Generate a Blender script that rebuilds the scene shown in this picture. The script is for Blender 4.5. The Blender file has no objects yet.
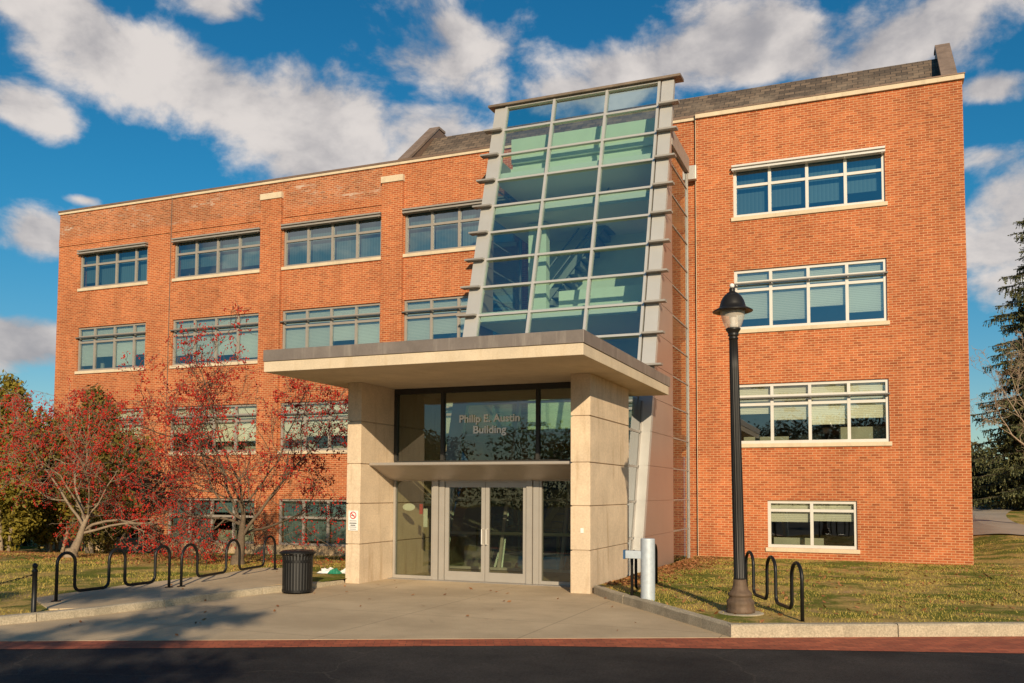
import bpy, math, random
import numpy as np
from mathutils import Vector, Matrix, noise as mnoise

R = math.radians
random.seed(7)
RNG = np.random.default_rng(7)
SC = bpy.context.scene
COL = SC.collection

# ------------------------------------------------------------------ camera
cam_d = bpy.data.cameras.new('camera')
cam = bpy.data.objects.new('camera', cam_d)
COL.objects.link(cam)
SC.camera = cam
yaw, pitch, roll = R(22.022), R(3.2696), R(0.2945)
cy, sy, cp, sp = math.cos(yaw), math.sin(yaw), math.cos(pitch), math.sin(pitch)
r_ = Vector((cy, sy, 0)); f_ = Vector((-sy * cp, cy * cp, sp)); u_ = r_.cross(f_)
cr, sr = math.cos(roll), math.sin(roll)
rr, uu = r_ * cr + u_ * sr, u_ * cr - r_ * sr
M4 = Matrix((rr, uu, -f_)).transposed().to_4x4()
M4.translation = Vector((0, 0, 1.9))
cam.matrix_world = M4
cam_d.sensor_width = 36.0
cam_d.lens = 899.42 / 1024 * 36
cam_d.shift_y = (440.18 - 341.5) / 1024
cam_d.clip_start = 0.05
cam_d.clip_end = 3000

# ------------------------------------------------------------------ exposure
SC.view_settings.view_transform = 'Standard'
SC.view_settings.look = 'None'
SC.view_settings.exposure = 0.15
SC.view_settings.gamma = 1.0
SC.view_settings.use_curve_mapping = False

# ------------------------------------------------------------------ sun
SUN_EL = R(20.8)
TRAVEL = Vector((-0.482 * math.cos(SUN_EL), 0.876 * math.cos(SUN_EL), -math.sin(SUN_EL)))
sun_d = bpy.data.lights.new('sun', 'SUN')
sun_d.energy = 5.0
sun_d.angle = R(0.5)
sun_d.color = (1.0, 0.82, 0.57)
sun = bpy.data.objects.new('sun', sun_d)
COL.objects.link(sun)
sun.rotation_euler = TRAVEL.to_track_quat('-Z', 'Y').to_euler()
sun.location = (20, -40, 40)

# ------------------------------------------------------------------ world: Nishita sky with procedural cumulus
W = bpy.data.worlds.new('World')
SC.world = W
W.use_nodes = True
nt = W.node_tree
nt.nodes.clear()


class NG:
    """tiny node-graph helper"""
    def __init__(s, tree): s.t = tree
    def n(s, kind, **kw):
        nd = s.t.nodes.new(kind)
        for k, v in kw.items(): setattr(nd, k, v)
        return nd
    def put(s, sock, v):
        if hasattr(v, 'is_output') or isinstance(v, bpy.types.NodeSocket): s.t.links.new(v, sock)
        else: sock.default_value = v
    def math(s, op, a, b=None, c=None, clamp=False):
        nd = s.n('ShaderNodeMath', operation=op, use_clamp=clamp)
        s.put(nd.inputs[0], a)
        if b is not None: s.put(nd.inputs[1], b)
        if c is not None: s.put(nd.inputs[2], c)
        return nd.outputs[0]
    def ramp(s, v, a, b, lo=0.0, hi=1.0, smooth=True):
        nd = s.n('ShaderNodeMapRange', interpolation_type='SMOOTHSTEP' if smooth else 'LINEAR')
        s.put(nd.inputs['Value'], v)
        nd.inputs['From Min'].default_value = a; nd.inputs['From Max'].default_value = b
        nd.inputs['To Min'].default_value = lo; nd.inputs['To Max'].default_value = hi
        return nd.outputs[0]
    def mix(s, f, a, b, blend='MIX'):
        nd = s.n('ShaderNodeMix', data_type='RGBA', blend_type=blend)
        s.put(nd.inputs['Factor'], f)
        s.put(nd.inputs['A'], a if not isinstance(a, tuple) else (*a[:3], 1))
        s.put(nd.inputs['B'], b if not isinstance(b, tuple) else (*b[:3], 1))
        # RGBA sockets are the ones with index 6/7 and output 2
        return nd
    def mixc(s, f, a, b, blend='MIX'):
        nd = s.n('ShaderNodeMix', data_type='RGBA', blend_type=blend)
        s.put(nd.inputs[0], f)
        s.put(nd.inputs[6], a if not isinstance(a, tuple) else (*a[:3], 1))
        s.put(nd.inputs[7], b if not isinstance(b, tuple) else (*b[:3], 1))
        return nd.outputs[2]
    def noise(s, vec, scale, detail=4.0, rough=0.55, dist=0.0):
        nd = s.n('ShaderNodeTexNoise')
        if vec is not None: s.put(nd.inputs['Vector'], vec)
        nd.inputs['Scale'].default_value = scale
        nd.inputs['Detail'].default_value = detail
        nd.inputs['Roughness'].default_value = rough
        nd.inputs['Distortion'].default_value = dist
        return nd.outputs['Fac']
    def comb(s, x, y, z=0.0):
        nd = s.n('ShaderNodeCombineXYZ')
        for k, v in enumerate((x, y, z)): s.put(nd.inputs[k], v)
        return nd.outputs[0]


g = NG(nt)
out = g.n('ShaderNodeOutputWorld')
bg = g.n('ShaderNodeBackground')
sky = g.n('ShaderNodeTexSky', sky_type='NISHITA')
sky.sun_disc = False
sky.sun_elevation = SUN_EL
sky.sun_rotation = math.atan2(0.482, -0.876)
sky.air_density = 1.0
sky.dust_density = 0.2
sky.ozone_density = 3.0
SKY_STRENGTH = 0.052
tc = g.n('ShaderNodeTexCoord')
sep = g.n('ShaderNodeSeparateXYZ')
nt.links.new(tc.outputs['Generated'], sep.inputs[0])
dx, dy, dz = sep.outputs
az = g.math('ARCTAN2', dx, dy)
el = g.math('ARCSINE', dz)
ang = g.comb(az, el)
CLOUDS = [(-0.826,0.434,0.179,0.045,-0.35,1.00),(-0.702,0.399,0.127,0.050,-0.44,1.00),(-0.600,0.370,0.135,0.065,-0.15,1.15),
 (-0.479,0.372,0.105,0.050,-0.05,1.05),(-0.725,0.482,0.063,0.020,0,0.80),(-0.469,0.483,0.116,0.060,-0.52,0.65),
 (-0.242,0.444,0.137,0.048,0.17,1.00),(-0.110,0.457,0.179,0.052,0.09,1.00),(0.060,0.446,0.116,0.045,0.17,1.00),
 (-0.887,0.359,0.048,0.020,-0.26,0.90),(-0.866,0.249,0.053,0.028,0,0.90),(-0.889,0.145,0.058,0.028,0,1.00),
 (-0.833,0.286,0.021,0.007,0,0.70),(0.108,0.385,0.032,0.013,0,0.60),(0.118,0.246,0.063,0.070,0,1.00),
 (0.111,0.326,0.042,0.018,0,0.80),(-0.332,0.428,0.053,0.022,0,0.80),
 # elsewhere round the sky (seen only in reflections)
 (2.6,0.42,0.3,0.05,0.1,0.8),(-2.5,0.30,0.25,0.06,0,0.9),(1.5,0.3,0.3,0.08,0,0.9),(-1.6,0.3,0.25,0.08,0,0.9),(-2.9,0.12,0.4,0.03,0,.9)]
mx = None
for (ca, ce, ra, re, ro, w) in CLOUDS:
    mp = g.n('ShaderNodeMapping', vector_type='TEXTURE')
    mp.inputs['Location'].default_value = (ca, ce, 0)
    mp.inputs['Rotation'].default_value = (0, 0, ro)
    mp.inputs['Scale'].default_value = (ra, re, 1)
    nt.links.new(ang, mp.inputs['Vector'])
    vl = g.n('ShaderNodeVectorMath', operation='LENGTH')
    nt.links.new(mp.outputs[0], vl.inputs[0])
    q = g.math('MULTIPLY', g.math('SUBTRACT', 1.0, vl.outputs['Value']), w)
    mx = q if mx is None else g.math('SMOOTH_MAX', mx, q, 0.25)
stretch = g.comb(g.math('MULTIPLY', az, 1.0), g.math('MULTIPLY', el, 1.5), 0.0)
nA = g.noise(stretch, 7.5, 11.0, 0.58, 0.2)
up = g.n('ShaderNodeVectorMath', operation='ADD')
nt.links.new(stretch, up.inputs[0]); up.inputs[1].default_value = (0.012, 0.03, 0)
nB = g.noise(up.outputs[0], 7.0, 5.0, 0.50, 0.15)
v = g.math('ADD', g.math('MAXIMUM', mx, -0.9), g.math('MULTIPLY', g.math('SUBTRACT', nA, 0.475), 3.3))
dens = g.ramp(v, -0.05, 0.60)
dens = g.math('MULTIPLY', dens, g.ramp(dz, 0.0, 0.08))
dens = g.math('MULTIPLY', dens, 0.96)
relief = g.math('ADD', g.math('MULTIPLY', g.math('SUBTRACT', nA, nB), 2.2), 0.56)
big = g.noise(stretch, 3.2, 3.0, 0.5)
lit = g.math('ADD', relief, g.math('MULTIPLY', g.math('SUBTRACT', big, 0.5), 1.3))
lit = g.ramp(lit, 0.1, 0.95)
ccol = g.mixc(lit, (6.3, 6.1, 6.4), (13.2, 12.2, 11.5))
hs = g.n('ShaderNodeHueSaturation')
hs.inputs['Saturation'].default_value = 1.28
hs.inputs['Value'].default_value = 1.30
nt.links.new(sky.outputs[0], hs.inputs['Color'])
tintc = g.mixc(g.ramp(dz, 0.02, 0.34), (0.95, 1.02, 1.0), (0.50, 1.28, 1.22))
skycol = g.mixc(1.0, hs.outputs[0], tintc, 'MULTIPLY')
fin = g.mixc(dens, skycol, ccol)
nt.links.new(fin, bg.inputs['Color'])
bg.inputs['Strength'].default_value = SKY_STRENGTH
nt.links.new(bg.outputs[0], out.inputs['Surface'])

# ------------------------------------------------------------------ materials
MATS = {}


def mat(name, color, rough=0.7, metal=0.0, var=0.0, vscale=3.0, fine=0.0, fscale=40.0, spec=0.4, stains=0.0, stain_col=None, bump=0.0):
    """principled with two scales of colour variation and optional streaky stains"""
    m = bpy.data.materials.new(name); m.use_nodes = True
    t = m.node_tree; h = NG(t)
    b = t.nodes['Principled BSDF']
    b.inputs['Roughness'].default_value = rough
    b.inputs['Metallic'].default_value = metal
    b.inputs['Specular IOR Level'].default_value = spec
    pos = h.n('ShaderNodeNewGeometry').outputs['Position']
    c = (*color, 1)
    if var or fine or stains:
        f = 1.0
        if var:
            f = h.ramp(h.noise(pos, vscale, 5, 0.6), 0.25, 0.75, 1 - var, 1 + var, False)
        if fine:
            f = h.math('MULTIPLY', f, h.ramp(h.noise(pos, fscale, 3, 0.6), 0.25, 0.75, 1 - fine, 1 + fine, False))
        vm = h.n('ShaderNodeVectorMath', operation='SCALE')
        vm.inputs[0].default_value = color
        h.put(vm.inputs['Scale'], f)
        c = vm.outputs[0]
        if stains:
            mp = h.n('ShaderNodeMapping'); mp.inputs['Scale'].default_value = (3.0, 3.0, 0.35)
            t.links.new(pos, mp.inputs[0])
            s = h.ramp(h.noise(mp.outputs[0], 1.6, 6, 0.65), 0.5, 0.75, 0, stains)
            c = h.mixc(s, c, stain_col or tuple(x * 0.5 for x in color))
        t.links.new(c, b.inputs['Base Color'])
        if bump:
            bp = h.n('ShaderNodeBump'); bp.inputs['Strength'].default_value = bump; bp.inputs['Distance'].default_value = 0.02
            h.put(bp.inputs['Height'], h.noise(pos, fscale, 4, 0.6)); t.links.new(bp.outputs[0], b.inputs['Normal'])
    else:
        b.inputs['Base Color'].default_value = c
    MATS[name] = m
    return m


def island(m, amt):
    t = m.node_tree; b = t.nodes['Principled BSDF']; h = NG(t)
    src = b.inputs['Base Color'].links[0].from_socket
    geo = h.n('ShaderNodeNewGeometry')
    vm = h.n('ShaderNodeVectorMath', operation='SCALE'); t.links.new(src, vm.inputs[0])
    h.put(vm.inputs['Scale'], h.math('ADD', h.math('MULTIPLY', geo.outputs['Random Per Island'], 2 * amt), 1 - amt))
    t.links.new(vm.outputs[0], b.inputs['Base Color'])


def brick_mat(name, c1, c2, mortar, white=0.0, dark=0.0):
    m = bpy.data.materials.new(name); m.use_nodes = True
    t = m.node_tree; h = NG(t); b = t.nodes['Principled BSDF']
    b.inputs['Roughness'].default_value = 0.85
    b.inputs['Specular IOR Level'].default_value = 0.25
    pos = h.n('ShaderNodeNewGeometry').outputs['Position']
    s = h.n('ShaderNodeSeparateXYZ'); t.links.new(pos, s.inputs[0])
    uv = h.comb(h.math('ADD', s.outputs[0], s.outputs[1]), s.outputs[2])
    bt = h.n('ShaderNodeTexBrick')
    t.links.new(uv, bt.inputs['Vector'])
    bt.inputs['Scale'].default_value = 1.0
    bt.inputs['Brick Width'].default_value = 0.203
    bt.inputs['Row Height'].default_value = 0.0677
    bt.inputs['Mortar Size'].default_value = 0.0085
    bt.inputs['Mortar Smooth'].default_value = 0.1
    bt.inputs['Bias'].default_value = -0.1
    bt.inputs['Color1'].default_value = (*c1, 1); bt.inputs['Color2'].default_value = (*c2, 1)
    bt.inputs['Mortar'].default_value = (*mortar, 1)
    bt.offset = 0.5
    # odd bricks: darker, burnt ones, by cell
    rowi = h.math('FLOOR', h.math('DIVIDE', s.outputs[2], 0.0677))
    even = h.math('LESS_THAN', h.math('FLOORED_MODULO', rowi, 2.0), 0.5)
    cell = h.comb(h.math('FLOOR', h.math('ADD', h.math('DIVIDE', h.math('ADD', s.outputs[0], s.outputs[1]), 0.203), h.math('MULTIPLY', even, 0.5))), rowi)
    wn = h.n('ShaderNodeTexWhiteNoise'); wn.noise_dimensions = '2D'; t.links.new(cell, wn.inputs['Vector'])
    burnt = h.ramp(wn.outputs[0], 0.74 - dark * 0.5, 0.99, 0, 0.34 + dark * 0.5)
    burnt = h.math('MULTIPLY', burnt, h.math('SUBTRACT', 1.0, bt.outputs['Fac']))
    c = h.mixc(burnt, bt.outputs['Color'], tuple(x * 0.35 for x in c1))
    f = h.ramp(h.noise(pos, 0.55, 6, 0.6), 0.3, 0.7, 0.86, 1.12, False)
    f = h.math('MULTIPLY', f, h.ramp(h.noise(pos, 9, 3, 0.6), 0.3, 0.7, 0.9, 1.1, False))
    mp2 = h.n('ShaderNodeMapping'); mp2.inputs['Scale'].default_value = (1.4, 1.4, 0.10)
    t.links.new(pos, mp2.inputs[0])
    f = h.math('MULTIPLY', f, h.ramp(h.noise(mp2.outputs[0], 1.0, 6, 0.7), 0.42, 0.72, 1.0, 0.80))
    vm = h.n('ShaderNodeVectorMath', operation='SCALE'); t.links.new(c, vm.inputs[0]); h.put(vm.inputs['Scale'], f)
    c = vm.outputs[0]
    if white:
        mp = h.n('ShaderNodeMapping'); mp.inputs['Scale'].default_value = (0.6, 0.6, 2.2)
        t.links.new(pos, mp.inputs[0])
        w = h.ramp(h.noise(mp.outputs[0], 1.3, 9, 0.75), 0.53, 0.66, 0, white)
        w = h.math('MULTIPLY', w, h.ramp(wn.outputs[1] if False else wn.outputs[0], 0.2, 0.7))
        c = h.mixc(w, c, (0.55, 0.42, 0.33))
    t.links.new(c, b.inputs['Base Color'])
    bp = h.n('ShaderNodeBump'); bp.inputs['Strength'].default_value = 0.25; bp.inputs['Distance'].default_value = 0.006
    h.put(bp.inputs['Height'], h.math('SUBTRACT', 1.0, bt.outputs['Fac'])); t.links.new(bp.outputs[0], b.inputs['Normal'])
    MATS[name] = m
    return m


def glass_mat(name, tint, refl=0.2, gcol=(0.9, 0.95, 1.0)):
    m = bpy.data.materials.new(name); m.use_nodes = True
    t = m.node_tree; h = NG(t); t.nodes.clear()
    o = h.n('ShaderNodeOutputMaterial'); mixs = h.n('ShaderNodeMixShader')
    tr = h.n('ShaderNodeBsdfTransparent'); tr.inputs[0].default_value = (*tint, 1)
    gl = h.n('ShaderNodeBsdfGlossy'); gl.inputs['Color'].default_value = (*gcol, 1); gl.inputs['Roughness'].default_value = 0.0
    fr = h.n('ShaderNodeFresnel'); fr.inputs[0].default_value = 1.5
    # slight pane waviness
    bp = h.n('ShaderNodeBump'); bp.inputs['Strength'].default_value = 0.05; bp.inputs['Distance'].default_value = 0.05
    pos = h.n('ShaderNodeNewGeometry').outputs['Position']
    h.put(bp.inputs['Height'], h.noise(pos, 1.1, 1, 0.4)); t.links.new(bp.outputs[0], gl.inputs['Normal'])
    h.put(mixs.inputs[0], h.math('ADD', refl, h.math('MULTIPLY', fr.outputs[0], 1 - refl), clamp=True))
    t.links.new(tr.outputs[0], mixs.inputs[1]); t.links.new(gl.outputs[0], mixs.inputs[2])
    t.links.new(mixs.outputs[0], o.inputs['Surface'])
    MATS[name] = m
    return m


def leaf_mat(name, c1, c2, scale=1.5, rough=0.6, trans=0.25):
    m = bpy.data.materials.new(name); m.use_nodes = True
    t = m.node_tree; h = NG(t); t.nodes.clear()
    o = h.n('ShaderNodeOutputMaterial'); mixs = h.n('ShaderNodeMixShader')
    d = h.n('ShaderNodeBsdfPrincipled'); d.inputs['Roughness'].default_value = rough; d.inputs['Specular IOR Level'].default_value = 0.3
    tl = h.n('ShaderNodeBsdfTranslucent')
    geo = h.n('ShaderNodeNewGeometry')
    f = h.math('ADD', h.math('MULTIPLY', h.noise(geo.outputs['Position'], scale, 3, 0.6), 0.9), h.math('MULTIPLY', geo.outputs['Random Per Island'], 0.55))
    f = h.ramp(f, 0.35, 1.05, 0, 1, False)
    c = h.mixc(f, c1, c2)
    t.links.new(c, d.inputs['Base Color']); t.links.new(c, tl.inputs[0])
    mixs.inputs[0].default_value = trans
    t.links.new(d.outputs[0], mixs.inputs[1]); t.links.new(tl.outputs[0], mixs.inputs[2])
    t.links.new(mixs.outputs[0], o.inputs['Surface'])
    MATS[name] = m
    return m


BRICK = brick_mat('brick', (0.36, 0.086, 0.028), (0.50, 0.142, 0.048), (0.54, 0.30, 0.155))
BRICK_OLD = brick_mat('brick_old', (0.32, 0.088, 0.033), (0.48, 0.155, 0.062), (0.50, 0.31, 0.18), white=0.85, dark=0.32)
STONE = mat('limestone', (0.62, 0.50, 0.35), 0.85, var=0.12, vscale=2.5, fine=0.08, stains=0.35)
FOUND = mat('foundation_stone', (0.42, 0.30, 0.18), 0.9, var=0.25, vscale=2.2, fine=0.15, fscale=12)
FLASH = mat('flashing', (0.20, 0.13, 0.095), 0.6, 0.3, var=0.2)
FRAME_TAUPE = mat('frame_taupe', (0.33, 0.29, 0.25), 0.5, 0.2, var=0.08)
FRAME_LIGHT = mat('frame_light', (0.62, 0.59, 0.54), 0.45, 0.1, var=0.06)
SHADE_BAR = mat('shade_bar', (0.16, 0.15, 0.14), 0.5, 0.3)
ALU = mat('aluminium', (0.50, 0.48, 0.45), 0.42, 0.35, var=0.06, vscale=1.5)
ALU_DARK = mat('aluminium_shelf', (0.33, 0.30, 0.27), 0.5, 0.3, var=0.1)
PANEL = mat('metal_panel', (0.36, 0.25, 0.205), 0.42, 0.35, var=0.06, vscale=0.8)
DOORALU = mat('door_aluminium', (0.40, 0.365, 0.32), 0.42, 0.3, var=0.06)
DARKFRAME = mat('dark_frame', (0.03, 0.028, 0.025), 0.5)
SLATE = None
CONC = mat('cast_concrete', (0.61, 0.475, 0.335), 0.85, var=0.16, vscale=1.6, fine=0.13, fscale=28, stains=0.65, stain_col=(0.38, 0.26, 0.15), bump=0.1)
CONC_EDGE = mat('canopy_concrete', (0.60, 0.485, 0.345), 0.85, var=0.13, vscale=1.5, fine=0.10, stains=0.4, stain_col=(0.44, 0.31, 0.17))
FASCIA = mat('fascia_metal', (0.23, 0.19, 0.165), 0.55, 0.35, var=0.22, vscale=1.8, fine=0.06, stains=0.75, stain_col=(0.38, 0.33, 0.28))
EYEBROW = mat('eyebrow_metal', (0.42, 0.37, 0.32), 0.45, 0.4, var=0.06)
IRON = mat('black_iron', (0.010, 0.0095, 0.009), 0.42, 0.0, var=0.25, vscale=8, spec=0.3)
LAMP_IRON = mat('lamp_iron', (0.018, 0.0155, 0.0135), 0.42, 0.2, var=0.2, vscale=6)
LAMP_BASE = mat('rusty_base', (0.13, 0.085, 0.055), 0.7, 0.2, var=0.35, vscale=7, stains=0.6, stain_col=(0.20, 0.09, 0.04))
PALEBLUE = mat('galvanised_post', (0.50, 0.55, 0.60), 0.55, 0.3, var=0.12, vscale=14)
WHITE = mat('white_plate', (0.78, 0.76, 0.72), 0.6)
RED = mat('red_mark', (0.55, 0.04, 0.03), 0.6)
BLACKMARK = mat('black_mark', (0.05, 0.05, 0.05), 0.6)
PLASTER = mat('interior_plaster', (0.52, 0.50, 0.42), 0.9, var=0.06)
PALEWALL = mat('pale_green_wall', (0.66, 0.72, 0.56), 0.85, var=0.04)
CEIL = mat('ceiling_tile', (0.68, 0.70, 0.62), 0.9)
CARPET = mat('carpet', (0.10, 0.10, 0.09), 0.95)
BLUEWALL = mat('blue_wall', (0.05, 0.13, 0.30), 0.7)
YELLOW = mat('yellow_stripe', (0.75, 0.42, 0.03), 0.6)
LETTER = mat('letter_white', (0.90, 0.93, 0.95), 0.6)
GRANITE = mat('granite', (0.40, 0.335, 0.24), 0.85, var=0.18, vscale=3, fine=0.35, fscale=45, stains=0.3)
ASPHALT_PATH = mat('path_asphalt', (0.36, 0.30, 0.235), 0.9, var=0.15, vscale=0.8, fine=0.15)
ROOFDECK = mat('roof_deck', (0.12, 0.11, 0.10), 0.9)
BERRY = leaf_mat('berry_red', (0.22, 0.010, 0.009), (0.52, 0.034, 0.020), 2.0, 0.45, 0.0)
BARK_PALE = mat('bark_pale', (0.25, 0.185, 0.125), 0.9, var=0.3, vscale=5, fine=0.25)
BARK_TREE = mat('bark_grey', (0.22, 0.165, 0.115), 0.9, var=0.35, vscale=5, fine=0.25)
BARK_CRAB = mat('bark_brown', (0.13, 0.092, 0.06), 0.9, var=0.4, vscale=5, fine=0.25)
BARK_DARK = mat('bark_dark', (0.075, 0.055, 0.04), 0.9, var=0.3, vscale=6)
EVERGREEN = leaf_mat('arborvitae_leaf', (0.10, 0.092, 0.014), (0.31, 0.235, 0.032), 1.2)
YEW = leaf_mat('olive_leaf', (0.085, 0.075, 0.018), (0.24, 0.17, 0.035), 1.4)
NEEDLE = leaf_mat('spruce_needle', (0.040, 0.055, 0.024), (0.14, 0.135, 0.048), 0.7, 0.6, 0.12)
DARKLEAF = leaf_mat('dark_leaf', (0.012, 0.02, 0.008), (0.05, 0.055, 0.018), 0.9)
WOODS = leaf_mat('woods_leaf', (0.03, 0.032, 0.014), (0.10, 0.075, 0.03), 0.15)
GRASS = leaf_mat('grass_blade', (0.18, 0.195, 0.024), (0.64, 0.46, 0.12), 0.8, 0.7, 0.2)
DRYLEAF = leaf_mat('dry_leaf', (0.22, 0.075, 0.025), (0.42, 0.20, 0.08), 2.0, 0.8, 0.1)
G_UP = glass_mat('window_glass', (0.62, 0.70, 0.68), 0.22, (0.78, 0.92, 1.0))
G_LOW = glass_mat('window_glass_low', (0.75, 0.78, 0.71), 0.13)
G_TOWER = glass_mat('tower_glass', (0.72, 0.87, 0.82), 0.24, (0.85, 1.06, 1.03))
G_DOOR = glass_mat('entry_glass', (0.58, 0.62, 0.50), 0.09)
G_LAMP = mat('lamp_glass', (0.80, 0.70, 0.58), 0.12, spec=0.8)
G_LAMP.node_tree.nodes['Principled BSDF'].inputs['Alpha'].default_value = 0.45


def slate_mat():
    m = bpy.data.materials.new('slate'); m.use_nodes = True
    t = m.node_tree; h = NG(t); b = t.nodes['Principled BSDF']; b.inputs['Roughness'].default_value = 0.75
    pos = h.n('ShaderNodeNewGeometry').outputs['Position']
    s = h.n('ShaderNodeSeparateXYZ'); t.links.new(pos, s.inputs[0])
    uv = h.comb(s.outputs[0], h.math('MULTIPLY', s.outputs[2], 1.5))
    bt = h.n('ShaderNodeTexBrick'); t.links.new(uv, bt.inputs['Vector'])
    bt.inputs['Brick Width'].default_value = 0.3; bt.inputs['Row Height'].default_value = 0.2
    bt.inputs['Mortar Size'].default_value = 0.012; bt.inputs['Bias'].default_value = -0.1; bt.inputs['Scale'].default_value = 1
    bt.inputs['Color1'].default_value = (0.085, 0.062, 0.045, 1); bt.inputs['Color2'].default_value = (0.20, 0.14, 0.095, 1)
    bt.inputs['Mortar'].default_value = (0.03, 0.025, 0.02, 1)
    c = h.mixc(h.ramp(h.noise(pos, 0.8, 6, 0.7), 0.45, 0.7, 0, 0.55), bt.outputs['Color'], (0.26, 0.20, 0.145))
    t.links.new(c, b.inputs['Base Color'])
    return m


SLATE = slate_mat()


def ground_mats():
    # lawn
    m = bpy.data.materials.new('lawn'); m.use_nodes = True
    t = m.node_tree; h = NG(t); b = t.nodes['Principled BSDF']; b.inputs['Roughness'].default_value = 0.95; b.inputs['Specular IOR Level'].default_value = 0.1
    pos = h.n('ShaderNodeNewGeometry').outputs['Position']
    f = h.ramp(h.noise(pos, 0.7, 7, 0.68), 0.44, 0.58)
    c = h.mixc(f, (0.155, 0.17, 0.028), (0.50, 0.34, 0.115))
    f2 = h.ramp(h.noise(pos, 1.3, 7, 0.7, 0.5), 0.56, 0.68)
    c = h.mixc(f2, c, (0.50, 0.31, 0.16))
    f3 = h.ramp(h.noise(pos, 22, 4, 0.7), 0.3, 0.7, 0.55, 1.35, False)
    vm = h.n('ShaderNodeVectorMath', operation='SCALE'); t.links.new(c, vm.inputs[0]); h.put(vm.inputs['Scale'], f3)
    t.links.new(vm.outputs[0], b.inputs['Base Color'])
    bp = h.n('ShaderNodeBump'); bp.inputs['Strength'].default_value = 0.7; bp.inputs['Distance'].default_value = 0.04
    h.put(bp.inputs['Height'], h.noise(pos, 30, 4, 0.7)); t.links.new(bp.outputs[0], b.inputs['Normal'])
    MATS['lawn'] = m
    # plaza
    m = bpy.data.materials.new('plaza_concrete'); m.use_nodes = True
    t = m.node_tree; h = NG(t); b = t.nodes['Principled BSDF']; b.inputs['Roughness'].default_value = 0.85
    pos = h.n('ShaderNodeNewGeometry').outputs['Position']
    c = h.mixc(h.ramp(h.noise(pos, 0.5, 7, 0.65), 0.35, 0.7), (0.43, 0.325, 0.205), (0.58, 0.445, 0.285))
    st = h.ramp(h.noise(pos, 1.7, 8, 0.7, 0.6), 0.58, 0.75, 0, 0.55)
    c = h.mixc(st, c, (0.29, 0.22, 0.14))
    f3 = h.ramp(h.noise(pos, 60, 3, 0.6), 0.3, 0.7, 0.85, 1.15, False)
    vm = h.n('ShaderNodeVectorMath', operation='SCALE'); t.links.new(c, vm.inputs[0]); h.put(vm.inputs['Scale'], f3)
    c = vm.outputs[0]
    # saw-cut joints
    s = h.n('ShaderNodeSeparateXYZ'); t.links.new(pos, s.inputs[0])
    for axis, step in ((0, 2.4), (1, 2.4)):
        fr = h.math('FRACT', h.math('DIVIDE', h.math('ADD', s.outputs[axis], 100.35), step))
        j = h.math('LESS_THAN', fr, 0.006)
        c = h.mixc(h.math('MULTIPLY', j, 0.6), c, (0.12, 0.09, 0.06))
    t.links.new(c, b.inputs['Base Color'])
    bp = h.n('ShaderNodeBump'); bp.inputs['Strength'].default_value = 0.15; bp.inputs['Distance'].default_value = 0.01
    h.put(bp.inputs['Height'], h.noise(pos, 80, 3, 0.6)); t.links.new(bp.outputs[0], b.inputs['Normal'])
    MATS['plaza'] = m
    # asphalt
    m = bpy.data.materials.new('asphalt'); m.use_nodes = True
    t = m.node_tree; h = NG(t); b = t.nodes['Principled BSDF']; b.inputs['Roughness'].default_value = 0.8; b.inputs['Specular IOR Level'].default_value = 0.15
    pos = h.n('ShaderNodeNewGeometry').outputs['Position']
    c = h.mixc(h.ramp(h.noise(pos, 0.35, 8, 0.68), 0.35, 0.7), (0.018, 0.0175, 0.018), (0.050, 0.045, 0.042))
    vo = h.n('ShaderNodeTexVoronoi'); vo.feature = 'DISTANCE_TO_EDGE'; vo.inputs['Scale'].default_value = 0.32
    wv = h.n('ShaderNodeVectorMath', operation='ADD'); t.links.new(pos, wv.inputs[0])
    nz = h.n('ShaderNodeTexNoise'); nz.inputs['Scale'].default_value = 1.3; nz.inputs['Detail'].default_value = 6; t.links.new(pos, nz.inputs['Vector'])
    t.links.new(nz.outputs['Color'], wv.inputs[1]); t.links.new(wv.outputs[0], vo.inputs['Vector'])
    c = h.mixc(h.ramp(vo.outputs['Distance'], 0.003, 0.007, 0.4, 0.0), c, (0.075, 0.066, 0.056))
    f3 = h.ramp(h.noise(pos, 45, 5, 0.8), 0.3, 0.7, 0.4, 1.8, False)
    vm = h.n('ShaderNodeVectorMath', operation='SCALE'); t.links.new(c, vm.inputs[0]); h.put(vm.inputs['Scale'], f3)
    t.links.new(vm.outputs[0], b.inputs['Base Color'])
    bp = h.n('ShaderNodeBump'); bp.inputs['Strength'].default_value = 0.4; bp.inputs['Distance'].default_value = 0.01
    h.put(bp.inputs['Height'], h.noise(pos, 120, 3, 0.7)); t.links.new(bp.outputs[0], b.inputs['Normal'])
    MATS['asphalt'] = m
    # brick pavers (laid along the road)
    m = bpy.data.materials.new('brick_paver'); m.use_nodes = True
    t = m.node_tree; h = NG(t); b = t.nodes['Principled BSDF']; b.inputs['Roughness'].default_value = 0.85
    pos = h.n('ShaderNodeNewGeometry').outputs['Position']
    mp = h.n('ShaderNodeMapping'); mp.inputs['Rotation'].default_value = (0, 0, R(-25.6)); t.links.new(pos, mp.inputs[0])
    bt = h.n('ShaderNodeTexBrick'); t.links.new(mp.outputs[0], bt.inputs['Vector'])
    bt.inputs['Brick Width'].default_value = 0.2; bt.inputs['Row Height'].default_value = 0.1; bt.inputs['Mortar Size'].default_value = 0.004
    bt.inputs['Scale'].default_value = 1
    bt.inputs['Color1'].default_value = (0.34, 0.072, 0.030, 1); bt.inputs['Color2'].default_value = (0.50, 0.125, 0.052, 1)
    bt.inputs['Mortar'].default_value = (0.07, 0.045, 0.03, 1)
    f3 = h.ramp(h.noise(pos, 2.2, 6, 0.7), 0.3, 0.7, 0.6, 1.25, False)
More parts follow.
